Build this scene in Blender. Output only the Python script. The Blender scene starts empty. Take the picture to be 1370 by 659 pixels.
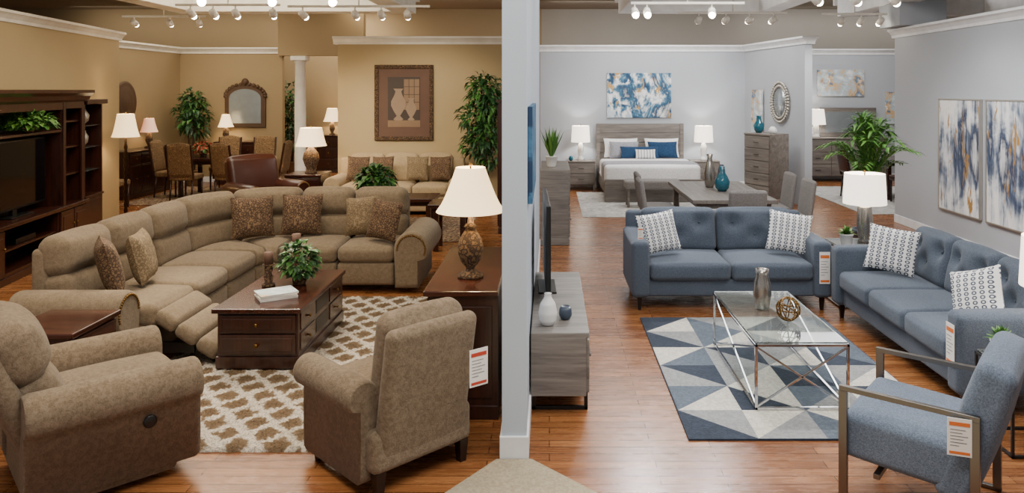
import bpy, bmesh, math, random
from mathutils import Vector, Matrix, Euler
random.seed(7)
SC=bpy.context.scene; COL=SC.collection
pi=math.pi
def lin(h):
    h=h.lstrip('#'); c=[int(h[i:i+2],16)/255 for i in (0,2,4)]
    return tuple((x/12.92 if x<=.04045 else ((x+.055)/1.055)**2.4) for x in c)+(1,)
def rad(a): return a*pi/180
def RT(x=0,y=0,z=0,rx=0,ry=0,rz=0): return Matrix.Translation((x,y,z))@Euler((rad(rx),rad(ry),rad(rz))).to_matrix().to_4x4()
# ---------------- materials
class NT:
    def __init__(s,name):
        m=bpy.data.materials.new(name); m.use_nodes=True; s.m=m; s.t=m.node_tree; s.b=s.t.nodes['Principled BSDF']
    def n(s,typ,ins=None,**k):
        nd=s.t.nodes.new('ShaderNode'+typ)
        for a,v in k.items(): setattr(nd,a,v)
        for a,v in (ins or {}).items():
            if hasattr(v,'is_output'): s.t.links.new(v,nd.inputs[a])
            else: nd.inputs[a].default_value=v
        return nd
    def l(s,a,b): s.t.links.new(a,b)
    def math(s,op,a,b=None,c=None):
        nd=s.n('Math',operation=op)
        for i,x in enumerate((a,b,c)):
            if x is None: continue
            if hasattr(x,'is_output'): s.l(x,nd.inputs[i])
            else: nd.inputs[i].default_value=x
        return nd.outputs[0]
    def ramp(s,fac,stops,interp='LINEAR'):
        r=s.n('ValToRGB'); cr=r.color_ramp; cr.interpolation=interp
        while len(cr.elements)<len(stops): cr.elements.new(.5)
        for e,(p,c) in zip(cr.elements,stops): e.position=p; e.color=lin(c) if isinstance(c,str) else c
        s.l(fac,r.inputs[0]); return r.outputs[0]
    def co(s,scale=(1,1,1),loc=(0,0,0),rot=(0,0,0)):
        t=s.n('TexCoord'); mp=s.n('Mapping'); s.l(t.outputs['Object'],mp.inputs[0])
        mp.inputs['Scale'].default_value=scale; mp.inputs['Location'].default_value=loc; mp.inputs['Rotation'].default_value=rot
        return mp.outputs[0]
    def noise(s,vec,scale,detail=3,rough=.5,dist=0):
        nd=s.n('TexNoise',{'Vector':vec,'Scale':scale,'Detail':detail,'Roughness':rough,'Distortion':dist}); return nd.outputs[0]
    def mix(s,f,a,b,bt='MIX'):
        nd=s.n('MixRGB',blend_type=bt)
        for i,x in enumerate((f,a,b)):
            if hasattr(x,'is_output'): s.l(x,nd.inputs[i])
            elif isinstance(x,str): nd.inputs[i].default_value=lin(x)
            else: nd.inputs[i].default_value=x
        return nd.outputs[0]
    def bump(s,h,st=.3,d=.01):
        b=s.n('Bump',{'Strength':st,'Distance':d}); s.l(h,b.inputs['Height']); s.l(b.outputs[0],s.b.inputs['Normal'])
    def col(s,c): s.l(c,s.b.inputs['Base Color'])
    def set(s,**k):
        for a,v in k.items(): s.b.inputs[a.replace('_',' ')].default_value=v
def plain(name,c,rough=.5,metal=0,emit=None,es=0,trans=0):
    n=NT(name); v=n.co(); f=n.noise(v,6,2)
    base=lin(c); d=tuple(x*.88 for x in base[:3])+(1,)
    n.col(n.ramp(f,[(.3,d),(.7,base)])); n.set(Roughness=rough,Metallic=metal)
    if emit: n.set(Emission_Color=lin(emit),Emission_Strength=es)
    if trans: n.set(Transmission_Weight=trans,IOR=1.35)
    return n.m
def fabric(name,c1,c2,fine=350,mid=45,bump=.35,lo=.42,hi=.58,fd=.35,bd=.006):
    n=NT(name); v=n.co(); a=n.noise(v,mid,4,.7,.6); b=n.noise(v,fine,2,.7); c=n.noise(v,2.5,2)
    cc=n.ramp(a,[(lo,c1),(hi,c2)]); cc=n.mix(fd,cc,n.ramp(b,[(.4,c1),(.6,c2)]))
    cc=n.mix(.2,cc,n.ramp(c,[(.35,c1),(.65,c2)])); n.col(cc)
    n.bump(n.math('ADD',b,a),bump,bd); n.set(Roughness=.95,Sheen_Weight=.12,Specular_IOR_Level=.2); return n.m
def wood(name,c1,c2,scale=12,axis=0,rough=.35,coat=0.0):
    n=NT(name); sc=[1,1,1]; sc[axis]=.07; v=n.co(tuple(sc)); a=n.noise(v,scale,6,.6,1.2); b=n.noise(v,scale*6,3,.6)
    cc=n.mix(.35,n.ramp(a,[(.36,c1),(.64,c2)]),n.ramp(b,[(.4,c1),(.6,c2)])); n.col(cc); n.bump(b,.08,.002); n.set(Roughness=rough,Coat_Weight=coat,Coat_Roughness=.15); return n.m
def paint(name,c,b=.05):
    n=NT(name); v=n.co(); f=n.noise(v,1.2,2); base=lin(c); n.col(n.ramp(f,[(.3,tuple(x*.95 for x in base[:3])+(1,)),(.7,base)]))
    n.bump(n.noise(v,220,2),b,.002); n.set(Roughness=.75); return n.m
def floor_mat():
    n=NT('oak_plank_floor'); v=n.co()
    br=n.n('TexBrick',{'Vector':v,'Scale':1.0,'Mortar Size':.0024,'Mortar Smooth':.1,'Bias':0.0,'Brick Width':.95,'Row Height':.083,'Color1':lin('#9d673b'),'Color2':lin('#60371e'),'Mortar':lin('#2c170c')},offset=.37,offset_frequency=2)
    g=n.noise(n.co((1,9,1)),3.5,6,.7,1.2)
    g2=n.noise(n.co((.5,3,1)),2.6,3,.5)
    cc=n.mix(.35,br.outputs[0],n.ramp(g,[(.36,'#5b3118'),(.5,'#8e5932'),(.66,'#b27d4b')]))
    cc=n.mix(.2,cc,n.ramp(g2,[(.36,'#673a1e'),(.64,'#9d6a43')]))
    cc=n.mix(br.outputs[1],cc,'#2c170c')
    n.col(cc); n.l(n.ramp(g,[(.3,(.2,.2,.2,1)),(.7,(.34,.34,.34,1))]),n.b.inputs['Roughness']); n.set(Specular_IOR_Level=.5); n.bump(n.math('SUBTRACT',n.math('MULTIPLY',g,.12),br.outputs[1]),.25,.003); return n.m
def trellis_mat():
    n=NT('trellis_shag'); t=n.n('TexCoord'); nz=n.n('TexNoise',{'Vector':t.outputs['Object'],'Scale':14.0,'Detail':5.0})
    sub=n.n('VectorMath',{0:nz.outputs[1],1:(.5,.5,.5)},operation='SUBTRACT'); sc=n.n('VectorMath',operation='SCALE'); n.l(sub.outputs[0],sc.inputs[0]); sc.inputs['Scale'].default_value=.12
    ad=n.n('VectorMath',{0:t.outputs['Object'],1:sc.outputs[0]},operation='ADD'); sp=n.n('SeparateXYZ'); n.l(ad.outputs[0],sp.inputs[0])
    x=sp.outputs[0]; y=n.math('MULTIPLY',sp.outputs[1],.85)
    k=pi/.24
    a=n.math('ABSOLUTE',n.math('SINE',n.math('MULTIPLY',n.math('ADD',x,y),k)))
    b=n.math('ABSOLUTE',n.math('SINE',n.math('MULTIPLY',n.math('SUBTRACT',x,y),k)))
    mn=n.math('MINIMUM',a,b)
    fz=n.noise(t.outputs['Object'],70,3,.75)
    mn=n.math('ADD',mn,n.math('MULTIPLY',n.math('SUBTRACT',fz,.5),.7))
    cc=n.ramp(mn,[(.35,'#efe6d8'),(.54,'#927d65'),(.95,'#7f6b55')])
    cc=n.mix(.6,cc,n.ramp(fz,[(.36,'#6f6252'),(.55,'#ffffff')]),'MULTIPLY')
    n.col(cc); n.set(Roughness=1.0,Specular_IOR_Level=.1); n.bump(fz,1.0,.03); return n.m
def chain_mat():
    n=NT('chain_print'); t=n.n('TexCoord'); sp=n.n('SeparateXYZ'); n.l(t.outputs['Object'],sp.inputs[0])
    X=n.math('MULTIPLY',n.math('ADD',sp.outputs[0],3.0),17); Z=n.math('MULTIPLY',n.math('ADD',sp.outputs[2],3.0),30)
    fx=n.math('SUBTRACT',n.math('FRACT',X),.5)
    fz=n.math('SUBTRACT',n.math('FRACT',Z),.5)
    d=n.math('SQRT',n.math('ADD',n.math('MULTIPLY',n.math('MULTIPLY',fx,fx),1.6),n.math('MULTIPLY',fz,fz)))
    cc=n.ramp(d,[(0,'#e4e4e2'),(.17,'#e4e4e2'),(.2,'#454e5e'),(.4,'#454e5e'),(.43,'#e6e6e4')]); n.col(cc); n.set(Roughness=.9); return n.m
def paisley(name,a,b,c,sc=38):
    n=NT(name); v=n.co(); w=n.n('TexVoronoi',{'Vector':v,'Scale':float(sc)}); f=n.noise(v,sc*1.1,4,.6,2.0)
    m=n.math('ADD',n.math('MULTIPLY',w.outputs[0],.8),n.math('MULTIPLY',f,.6))
    n.col(n.ramp(m,[(.35,a),(.52,b),(.66,c),(.8,a),(.95,b)])); n.set(Roughness=.9); n.bump(f,.3,.004); return n.m
def art_mat(name,stops,sc=(2.2,2.2,.5),scale=2.0,loc=(0,0,0),gold=None,gt=.58):
    n=NT(name); v=n.co(sc,loc); a=n.noise(v,scale,7,.62,.5); cc=n.ramp(a,stops)
    v2=n.co((sc[0]*1.5,sc[1]*1.5,sc[2]*1.5),(loc[0]+5,loc[1]+3,0)); b=n.noise(v2,scale,4,.6,.2)
    cc=n.mix(n.ramp(b,[(.53,'#000000'),(.58,'#ffffff')]),cc,n.ramp(n.noise(v2,3,4),[(.4,stops[0][1]),(.52,stops[len(stops)//2][1]),(.6,stops[-2][1])]))
    if gold:
        g=n.noise(n.co((2,2,1.2),(9+loc[0],2,4)),1.8,5,.65,.8); cc=n.mix(n.ramp(g,[(gt,'#000000'),(gt+.03,'#ffffff')]),cc,gold)
    n.col(cc); n.set(Roughness=.7); n.bump(a,.2,.004); return n.m
def art_drip(name,loc,zc=.78):
    n=NT(name); t=n.n('TexCoord'); sp=n.n('SeparateXYZ'); n.l(t.outputs['Object'],sp.inputs[0])
    st=n.noise(n.co((5.5,1,.55),loc),1.3,6,.7,.3); big=n.noise(n.co((1.3,1,1.0),loc),1.6,4,.6,.6)
    dz=n.math('MULTIPLY',n.math('ABSOLUTE',n.math('SUBTRACT',sp.outputs[2],zc)),.2)
    f=n.math('SUBTRACT',n.math('ADD',n.math('MULTIPLY',st,.6),n.math('MULTIPLY',big,.5)),dz)
    cc=n.ramp(f,[(.34,'#ecebe8'),(.41,'#d3d6da'),(.455,'#a0a7b1'),(.495,'#56647b'),(.55,'#1f2d4a'),(.64,'#c9ccd0')])
    g=n.noise(n.co((4,1,.8),(loc[0]+3,2,loc[2]+4)),1.6,5,.7,.5)
    gg=n.math('SUBTRACT',g,n.math('MULTIPLY',dz,.4)); cc=n.mix(n.ramp(gg,[(.56,'#000000'),(.60,'#ffffff')]),cc,'#a27c3e')
    n.col(cc); n.set(Roughness=.7); n.bump(st,.3,.004); return n.m
def shade_mat(name,c,es):
    n=NT(name); n.set(Base_Color=lin('#f3ead8'),Roughness=.9,Emission_Color=lin(c),Emission_Strength=es)
    f=n.noise(n.co((1,1,.2)),60,2); n.l(n.ramp(f,[(.3,c),(.7,c)]),n.b.inputs['Emission Color']); return n.m

M={}
M['floor']=floor_mat()
M['wall_tan']=paint('tan_wall_paint','#ad9870'); M['wall_taupe']=paint('taupe_wall_paint','#97825f'); M['wall_grey']=paint('pale_grey_wall_paint','#aeb3ba')
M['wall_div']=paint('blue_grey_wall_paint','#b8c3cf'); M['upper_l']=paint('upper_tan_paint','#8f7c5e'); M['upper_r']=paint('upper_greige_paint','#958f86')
M['ceil']=paint('ceiling_paint','#a89e8e'); M['trim']=plain('white_trim_paint','#efeade',.4); M['trimb']=plain('crisp_white_trim','#eef0f2',.4)
M['carpet']=fabric('beige_carpet','#8f836d','#b5a98f',200,60,.6)
M['trellis']=trellis_mat(); M['sec']=fabric('taupe_chenille','#6a5c49','#887864',110,34,.45,.38,.62,.4,.006)
M['rec']=fabric('mottled_taupe_chenille','#605240','#857562',120,36,.5,.4,.6,.35,.006)
M['cherry']=wood('dark_cherry_wood','#1e0b07','#412016',9,0,.26,.3); M['cherryz']=wood('dark_cherry_upright','#1e0b07','#412016',9,2,.28,.3)
M['cherryy']=wood('dark_cherry_long','#230e09','#4a2519',9,1,.22,.35)
M['greyw']=wood('grey_oak','#5c5755','#858079',10,1,.5); M['greywx']=wood('grey_oak_x','#59534f','#807972',10,0,.5); M['darkwood']=plain('espresso_leg','#1e120d',.35)
M['blue']=fabric('slate_blue_weave','#3f4753','#5d6775',200,100,.5,.4,.6,.5,.004); M['blue2']=fabric('blue_tweed','#465160','#727e90',180,110,.5,.42,.58,.5,.004)
M['bronze']=plain('bronze_knob','#3b2a1c',.35,.9); M['brass']=plain('antique_brass','#7a5a2c',.35,.9); M['chrome']=plain('chrome','#d8dade',.08,1); M['steel']=plain('brushed_steel','#85817c',.3,1)
M['black']=plain('black_plastic','#0c0c0d',.35); M['screen']=plain('tv_screen','#050608',.08); M['glass']=plain('clear_glass','#e8f2f0',.02,0,None,0,.95)
M['leather']=plain('brown_leather','#3e1e13',.3); M['pais']=paisley('brown_paisley','#4a3526','#7b6248','#35261b'); M['pais2']=paisley('tan_damask','#6f5e46','#8b785c','#5c4c38')
M['chain']=chain_mat(); M['white']=plain('white_ceramic','#e6e6e4',.3); M['linen']=fabric('white_linen','#d9dadc','#f2f2f3',300,30,.2); M['greyf']=fabric('grey_upholstery','#6c6967','#898583',200,60,.3)
M['navy']=fabric('navy_cotton','#18304c','#294768',300,40,.2); M['greyduvet']=fabric('grey_throw','#808188','#9fa0a7',300,30,.3)
M['leaf']=plain('leaf_green','#3f6f2c',.45); M['leafd']=plain('dark_leaf_green','#244a26',.45); M['leafl']=plain('palm_green','#588636',.45)
M['soil']=plain('soil','#2a1d14',.9); M['trunk']=plain('bark','#4a3724',.9); M['teal']=plain('teal_glaze','#1d5a6c',.12); M['mercury']=plain('mercury_glass','#a8a29a',.22,.9)
M['slate']=plain('slate_ceramic','#3f4a5a',.4); M['paper']=plain('paper','#ece9e4',.7); M['red']=plain('red_ink','#b8402c',.6); M['orange']=plain('orange_ink','#d8702f',.6); M['ink']=plain('grey_ink','#77777c',.7)
M['sand']=fabric('sand_upholstery','#927f62','#b09b7b',200,50,.3); M['dinfab']=paisley('dining_tapestry','#6d5236','#94764e','#54402b')
M['shadeW']=shade_mat('warm_shade','#ffd596',2.0); M['shadeC']=shade_mat('white_shade','#fff2e2',2.2); M['bulb']=shade_mat('glowing_bulb','#fff2d8',45)
M['shadeR']=shade_mat('red_shade','#d8603a',.9)
M['rattan']=plain('basket','#6b4d2c',.8); M['mirror2']=plain('painted_reflection_mirror','#aab3b8',.25,.6)  # mirror colour is pale grey-blue to paint in a brighter reflection
M['antq']=plain('antique_carved','#4b3420',.6); M['silverp']=plain('silver_leaf','#b9b4aa',.35,.7)
M['sepia1']=plain('sepia_dark','#33241a',.6); M['sepia2']=plain('sepia_mid','#7d6248',.6); M['sepia3']=plain('sepia_light','#8b745e',.6); M['matb']=plain('picture_mat','#5b4031',.7)
M['urn']=paisley('mottled_bronze','#3a281c','#6e5538','#241812',30)
M['r_navy']=fabric('rug_navy','#1b2432','#313c4c',130,40,.6); M['r_blue']=fabric('rug_blue_grey','#444e5b','#626c79',130,40,.6); M['r_grey']=fabric('rug_grey','#77797b','#999b9b',130,40,.6)
M['r_cream']=fabric('rug_cream','#aca89d','#dcd8cd',130,40,.6); M['rugbr']=paisley('persian_pattern','#6a4a38','#a5906f','#3a2a26',14); M['rugpl']=fabric('pale_rug','#8a8a8a','#cfcdc8',60,9,.4)
M['art1']=art_mat('abstract_teal',[(.33,'#e9eaea'),(.43,'#a9bcc8'),(.48,'#f2f2f0'),(.54,'#3d6f8e'),(.59,'#173c5c'),(.66,'#dfe0dd')],(1.6,1,1.1),1.2,(3,0,1),'#b58f4c',.62)
M['art2']=art_drip('abstract_blue_gold',(1,2,3)); M['art3']=art_drip('abstract_blue_gold_b',(4.3,7,1),.85)
M['art4']=art_mat('abstract_cloud',[(.36,'#e6e4df'),(.46,'#a9bcc6'),(.51,'#d0a973'),(.56,'#3f6c92'),(.66,'#eeeeec')],(1.4,1,1.4),1.4,(7,1,2))
M['art5']=art_mat('abstract_navy',[(.35,'#1d3a5a'),(.5,'#46789b'),(.6,'#1d3a5a'),(.7,'#b7c6cd')],(1,2.4,1.5),2.2,(1,9,2))

# ---------------- geometry
class MB:
    def __init__(s,M=None): s.v=[];s.f=[];s.m=[];s.s=[];s.M=M;s.fn=None
    def add(s,vs,fs,mi=0,sm=True,M=None):
        o=len(s.v)
        for p in vs:
            p=Vector(p)
            if M is not None: p=M@p
            if s.fn: p=s.fn(p)
            if s.M is not None: p=s.M@p
            s.v.append(p)
        for f in fs: s.f.append([i+o for i in f]); s.m.append(mi); s.s.append(sm)
        return s
    def soft(s,x0,x1,y0,y1,z0,z1,r=.03,k=3,m=2,puff=(0,0,0),tufts=None,mi=0,M=None,sm=True):
        h=[(x1-x0)/2,(y1-y0)/2,(z1-z0)/2]; c=((x0+x1)/2,(y0+y1)/2,(z0+z1)/2); r=min(r,min(h)*.98)
        if isinstance(m,int): m=(m,m,m)
        A=[]
        for a in range(3):
            L=[-h[a]+r*(1-math.tan((1-i/k)*pi/4)) for i in range(k+1)]
            lo=-h[a]+r; hi=-lo
            R=[-q for q in reversed(L)]
            mid=[lo+(hi-lo)*i/m[a] for i in range(1,m[a])]
            A.append(L+mid+R)
        n=[len(a)-1 for a in A]; idx={}; vs=[]
        def V(i,j,l):
            key=(i,j,l)
            if key in idx: return idx[key]
            p=[A[0][i],A[1][j],A[2][l]]
            q=[max(-(h[a]-r),min(h[a]-r,p[a])) for a in range(3)]
            d=Vector([p[a]-q[a] for a in range(3)])
            if d.length>1e-9: d=d.normalized()*r
            o=[q[a]+d[a] for a in range(3)]
            for a in range(3):
                if puff[a]:
                    b,e=[(1,2),(0,2),(0,1)][a]
                    o[a]+=(o[a]/h[a])*puff[a]*(1-(p[b]/h[b])**2)*(1-(p[e]/h[e])**2)
            if tufts and p[1]<0:
                for (tx,tz,dp,sg) in tufts:
                    dd=((o[0]+c[0]-tx)**2+(o[2]+c[2]-tz)**2)/(sg*sg)
                    if dd<9: o[1]+=dp*math.exp(-dd)
            idx[key]=len(vs); vs.append((o[0]+c[0],o[1]+c[1],o[2]+c[2])); return idx[key]
        fs=[]
        for j in range(n[1]):
            for l in range(n[2]):
                fs.append((V(0,j,l),V(0,j,l+1),V(0,j+1,l+1),V(0,j+1,l))); fs.append((V(n[0],j,l),V(n[0],j+1,l),V(n[0],j+1,l+1),V(n[0],j,l+1)))
        for i in range(n[0]):
            for l in range(n[2]):
                fs.append((V(i,0,l),V(i+1,0,l),V(i+1,0,l+1),V(i,0,l+1))); fs.append((V(i,n[1],l),V(i,n[1],l+1),V(i+1,n[1],l+1),V(i+1,n[1],l)))
        for i in range(n[0]):
            for j in range(n[1]):
                fs.append((V(i,j,0),V(i,j+1,0),V(i+1,j+1,0),V(i+1,j,0))); fs.append((V(i,j,n[2]),V(i+1,j,n[2]),V(i+1,j+1,n[2]),V(i,j+1,n[2])))
        return s.add(vs,fs,mi,sm,M)
    def box(s,x0,x1,y0,y1,z0,z1,r=.004,mi=0,M=None):
        if r<=0:
            vs=[(x,y,z) for x in (x0,x1) for y in (y0,y1) for z in (z0,z1)]
            return s.add(vs,[(0,1,3,2),(4,6,7,5),(0,4,5,1),(2,3,7,6),(0,2,6,4),(1,5,7,3)],mi,False,M)
        return s.soft(x0,x1,y0,y1,z0,z1,r,1,1,mi=mi,M=M,sm=False)
    def lathe(s,prof,seg=24,mi=0,M=None,x=0,y=0,sm=True):
        vs=[];fs=[]
        for (r,z) in prof:
            for i in range(seg): a=2*pi*i/seg; vs.append((x+r*math.cos(a),y+r*math.sin(a),z))
        for k in range(len(prof)-1):
            for i in range(seg):
                j=(i+1)%seg; fs.append((k*seg+i,k*seg+j,(k+1)*seg+j,(k+1)*seg+i))
        if prof[0][0]>.001: fs.append(tuple(reversed(range(seg))))
        if prof[-1][0]>.001: fs.append(tuple(range((len(prof)-1)*seg,len(prof)*seg)))
        return s.add(vs,fs,mi,sm,M)
    def shell(s,prof,seg=32,mi=0,x=0,y=0):
        vs=[];fs=[]
        for (r,z) in prof:
            for i in range(seg): a=2*pi*i/seg; vs.append((x+r*math.cos(a),y+r*math.sin(a),z))
        for k in range(len(prof)-1):
            for i in range(seg):
                j=(i+1)%seg; fs.append((k*seg+i,k*seg+j,(k+1)*seg+j,(k+1)*seg+i))
        return s.add(vs,fs,mi,True)
    def tube(s,p0,p1,r0,r1=None,seg=10,mi=0):
        r1=r0 if r1 is None else r1
        p0=Vector(p0);p1=Vector(p1);d=(p1-p0); L=d.length
        if L<1e-6: return s
        q=d.to_track_quat('Z','Y').to_matrix().to_4x4(); Mx=Matrix.Translation(p0)@q
        return s.lathe([(r0,0),(r1,L)],seg,mi,Mx)
    def bar(s,p0,p1,w,mi=0):
        p0=Vector(p0);p1=Vector(p1);d=(p1-p0); q=d.to_track_quat('Z','Y').to_matrix().to_4x4()
        return s.box(-w/2,w/2,-w/2,w/2,-w/2,d.length+w/2,.002,mi,Matrix.Translation(p0)@q)
    def prism(s,poly,axis,a0,a1,mi=0,M=None,smooth=True,rnd=.0):
        n=len(poly); cx=sum(p[0] for p in poly)/n; cy=sum(p[1] for p in poly)/n
        def P(p,a): return {'x':(a,p[0],p[1]),'y':(p[0],a,p[1]),'z':(p[0],p[1],a)}[axis]
        ins=[(p[0]+(cx-p[0])*rnd*1.6,p[1]+(cy-p[1])*rnd*1.6) for p in poly] if rnd else poly
        g=(a1-a0); e=min(abs(g)*.2,.03)*(1 if g>0 else -1) if rnd else 0
        mid=[(p[0]+(cx-p[0])*rnd*.5,p[1]+(cy-p[1])*rnd*.5) for p in poly]
        rings=[(ins,a0),(mid,a0+e*.3),(poly,a0+e),(poly,a1-e),(mid,a1-e*.3),(ins,a1)] if rnd else [(poly,a0),(poly,a1)]
        vs=[P(p,a) for ring,a in rings for p in ring]; fs=[]
        for k in range(len(rings)-1):
            for i in range(n):
                j=(i+1)%n; fs.append((k*n+i,k*n+j,(k+1)*n+j,(k+1)*n+i))
        s.add(vs,fs,mi,smooth,M)
        s.add([P(p,a0) for p in ins],[tuple(reversed(range(n)))],mi,False,M); s.add([P(p,a1) for p in ins],[tuple(range(n))],mi,False,M)
        return s
    def ball(s,c,r,seg=12,mi=0,sz=1):
        pr=[(max(.0001,r*math.sin(pi*i/seg)),c[2]-r*sz*math.cos(pi*i/seg)) for i in range(seg+1)]
        return s.lathe(pr,seg*2,mi,None,c[0],c[1])
    def leaf(s,p,d,L,w,mi=0,droop=.15):
        p=Vector(p); d=Vector(d).normalized(); side=d.cross(Vector((0,0,1)))
        if side.length<.05: side=Vector((1,0,0))
        side.normalize(); up=side.cross(d)
        a=p+d*L*.45+side*w+up*w*.35; b=p+d*L*.45-side*w+up*w*.35; m=p+d*L*.5; t=p+d*L-Vector((0,0,L*droop))
        return s.add([p,a,t,b,m],[(0,1,4),(1,2,4),(4,2,3),(0,4,3)],mi,False)
    def obj(s,name,parent=None,mats=(),label=None,fix=True):
        me=bpy.data.meshes.new(name); me.from_pydata([tuple(v) for v in s.v],[],s.f)
        for m in (mats if isinstance(mats,(list,tuple)) else [mats]): me.materials.append(m)
        me.polygons.foreach_set('material_index',s.m); me.polygons.foreach_set('use_smooth',s.s)
        if fix:
            bm=bmesh.new(); bm.from_mesh(me); bmesh.ops.recalc_face_normals(bm,faces=bm.faces); bm.to_mesh(me); bm.free()
        me.update(); o=bpy.data.objects.new(name,me); COL.objects.link(o)
        if parent: o.parent=parent
        if label: o['label']=label
        return o
def tag(o,label,cat,group=None):
    o['label']=label; o['category']=cat
    if group: o['group']=group
    return o
def thing(name,label,cat,x,y,z=0,rz=0,group=None,rx=0):
    o=bpy.data.objects.new(name,None); o.empty_display_size=.1; COL.objects.link(o); o.location=(x,y,z); o.rotation_euler=(rad(rx),0,rad(rz)); return tag(o,label,cat,group)
def dup(src,x,y,z=None,rz=None,label=None):
    CH={}
    for o in bpy.data.objects:
        if o.parent: CH.setdefault(o.parent.name,[]).append(o)
    def cp(o,par):
        n=o.copy(); COL.objects.link(n)
        if par is not None: n.parent=par
        for c in CH.get(o.name,[]): cp(c,n)
        return n
    n=cp(src,None); n.location=(x,y,src.location.z if z is None else z)
    if rz is not None: n.rotation_euler[2]=rad(rz)
    if label: n['label']=label
    return n
def struct(o): o['kind']='structure'; return o

# ---------------- room shell
H=3.05
def sbox(name,x0,x1,y0,y1,z0,z1,mat,r=0):
    return struct(MB().box(x0,x1,y0,y1,z0,z1,r).obj(name,None,[mat]))
sbox('floor',-16,12,-1,20,-.1,0,M['floor'])
sbox('ceiling',-16,12,-1,20,4.2,4.3,M['ceil'])
c=MB(); c.add([(-.30,4.24,.001),(-.10,4.24,.001),(2.2,1.9,.001),(2.2,0,.001),(-1.9,0,.001),(-1.9,1.9,.001)]+[(-.30,4.24,.008),(-.10,4.24,.008),(2.2,1.9,.008),(2.2,0,.008),(-1.9,0,.008),(-1.9,1.9,.008)],
  [(5,4,3,2,1,0),(6,7,8,9,10,11)]+[(i,(i+1)%6,(i+1)%6+6,i+6) for i in range(6)],0,False)
o=c.obj('carpet_runner',None,[M['carpet']]); tag(o,'beige short pile carpet walkway meeting the wood floor','carpet')
def seg_wall(name,p,q,th,h,mat,z0=0,side=1):
    p=Vector((p[0],p[1],0));q=Vector((q[0],q[1],0)); d=(q-p); L=d.length; a=math.atan2(d.y,d.x)
    Mx=Matrix.Translation(p)@Matrix.Rotation(a,4,'Z')
    return struct(MB().box(0,L,0 if side>0 else -th,th if side>0 else 0,z0,h,0,0,Mx).obj(name,None,[mat]))
TN=[0]
def crown(p,q,th,mat,side=1,h=H,ext=.08):
    p=Vector((p[0],p[1],0));q=Vector((q[0],q[1],0)); d=(q-p); L=d.length; a=math.atan2(d.y,d.x)
    Mx=Matrix.Translation(p)@Matrix.Rotation(a,4,'Z'); m=MB(Mx); y0,y1=(0,th) if side>0 else (-th,0)
    prof=[(.0,-.13),(.015,-.13),(.02,-.09),(.05,-.05),(.07,-.03),(.085,-.025),(.085,.01),(0,.01)]
    poly=[(y0-a_,h+b_) for a_,b_ in prof]; poly2=[(y1+a_,h+b_) for a_,b_ in reversed(prof)]
    m.prism(poly+poly2,'x',-ext,L+ext,smooth=False)
    TN[0]+=1; return struct(m.obj('trim_%d'%TN[0],None,[mat]))
def basebd(name,x0,x1,y0,y1,mat=None):
    return struct(MB().box(x0,x1,y0,y1,0,.13,.006).obj(name,None,[mat or M['trimb']]))
sbox('wall_divider',-.27,-.13,4.26,9.85,.0,4.2,M['wall_div'])
m=MB(); m.box(-.283,-.117,4.245,9.86,.0,.13,.004); struct(m.obj('baseboard_divider',None,[M['trimb']]))
sbox('wall_urn',-3.82,-.28,13.5,13.65,0,H,M['wall_tan']); crown((-3.82,13.5),(-.3,13.5),.15,M['trim'],1)
def LP(D): return (-4.92-.182*D, D)
seg_wall('wall_left',LP(3),LP(12.5),.35,H,M['wall_tan'],0,1); crown(LP(3),LP(12.5),.35,M['trim'],1)
sbox('wall_alcove_side',-8.55,-8.4,12,17,0,H,M['wall_taupe']); crown((-8.4,12),(-8.4,17),.15,M['trim'],1)
sbox('wall_alcove_back',-8.55,-6.07,17,17.15,0,H,M['wall_taupe']); crown((-8.4,17),(-6.15,17),.15,M['trim'],1)
sbox('wall_header',-6.14,-4.2,16.9,17.1,2.87,4.19,M['wall_taupe'])
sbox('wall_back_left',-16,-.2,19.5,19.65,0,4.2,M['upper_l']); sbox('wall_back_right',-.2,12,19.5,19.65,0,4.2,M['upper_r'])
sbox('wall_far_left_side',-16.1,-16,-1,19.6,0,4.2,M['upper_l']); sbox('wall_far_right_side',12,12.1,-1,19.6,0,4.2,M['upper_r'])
sbox('wall_bedroom_back',-.2,4.25,16.1,16.25,0,H,M['wall_grey']); crown((-.2,16.1),(4.2,16.1),.15,M['trimb'],1)
seg_wall('wall_bedroom_angled',(4.22,16.1),(4.58,13.4),.14,H,M['wall_grey'],0,1); crown((4.22,16.0),(4.58,13.4),.14,M['trimb'],1)
sbox('wall_dining_back',4.5,9.5,17.6,17.75,0,H,M['wall_grey']); crown((4.5,17.6),(9.5,17.6),.15,M['trimb'],1)
sbox('wall_right',5.5,5.7,1,11.9,0,H,M['wall_grey']); crown((5.7,11.9),(5.7,1),.2,M['trimb'],-1)
basebd('baseboard_bedroom',-.1,4.2,16.085,16.1); basebd('baseboard_right',5.485,5.5,1,11.9); basebd('baseboard_alcove',-8.4,-6.1,16.985,17); basebd('baseboard_urn',-3.82,-.3,13.485,13.5)
basebd('baseboard_dining',4.9,9.4,17.585,17.6)
def coffer(n,x0,x1,y0,y1,z,w=.35,mat=None):
    m=MB()
    m.box(x0,x1,y1-w,y1,z,z+.3,.01); m.box(x0,x1,y0,y0+w,z,z+.3,.01); m.box(x0,x0+w,y0+w,y1-w,z,z+.3,.01); m.box(x1-w,x1,y0+w,y1-w,z,z+.3,.01)
    m.box(x0-.06,x1+.06,y1,y1+.05,z+.2,z+.32,.01)
    struct(m.obj('trim_%d'%(50+n),None,[mat or M['trim']]))
coffer(1,-6.2,-2.25,9.0,12.6,3.38); coffer(2,1.2,3.9,10.0,13.0,3.42,.35,M['trimb']); coffer(3,5.2,8.0,10.5,13.5,3.42,.35,M['trimb'])
sbox('trim_60',5.25,5.95,11.2,11.9,H+.02,4.2,M['wall_grey'])

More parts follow.
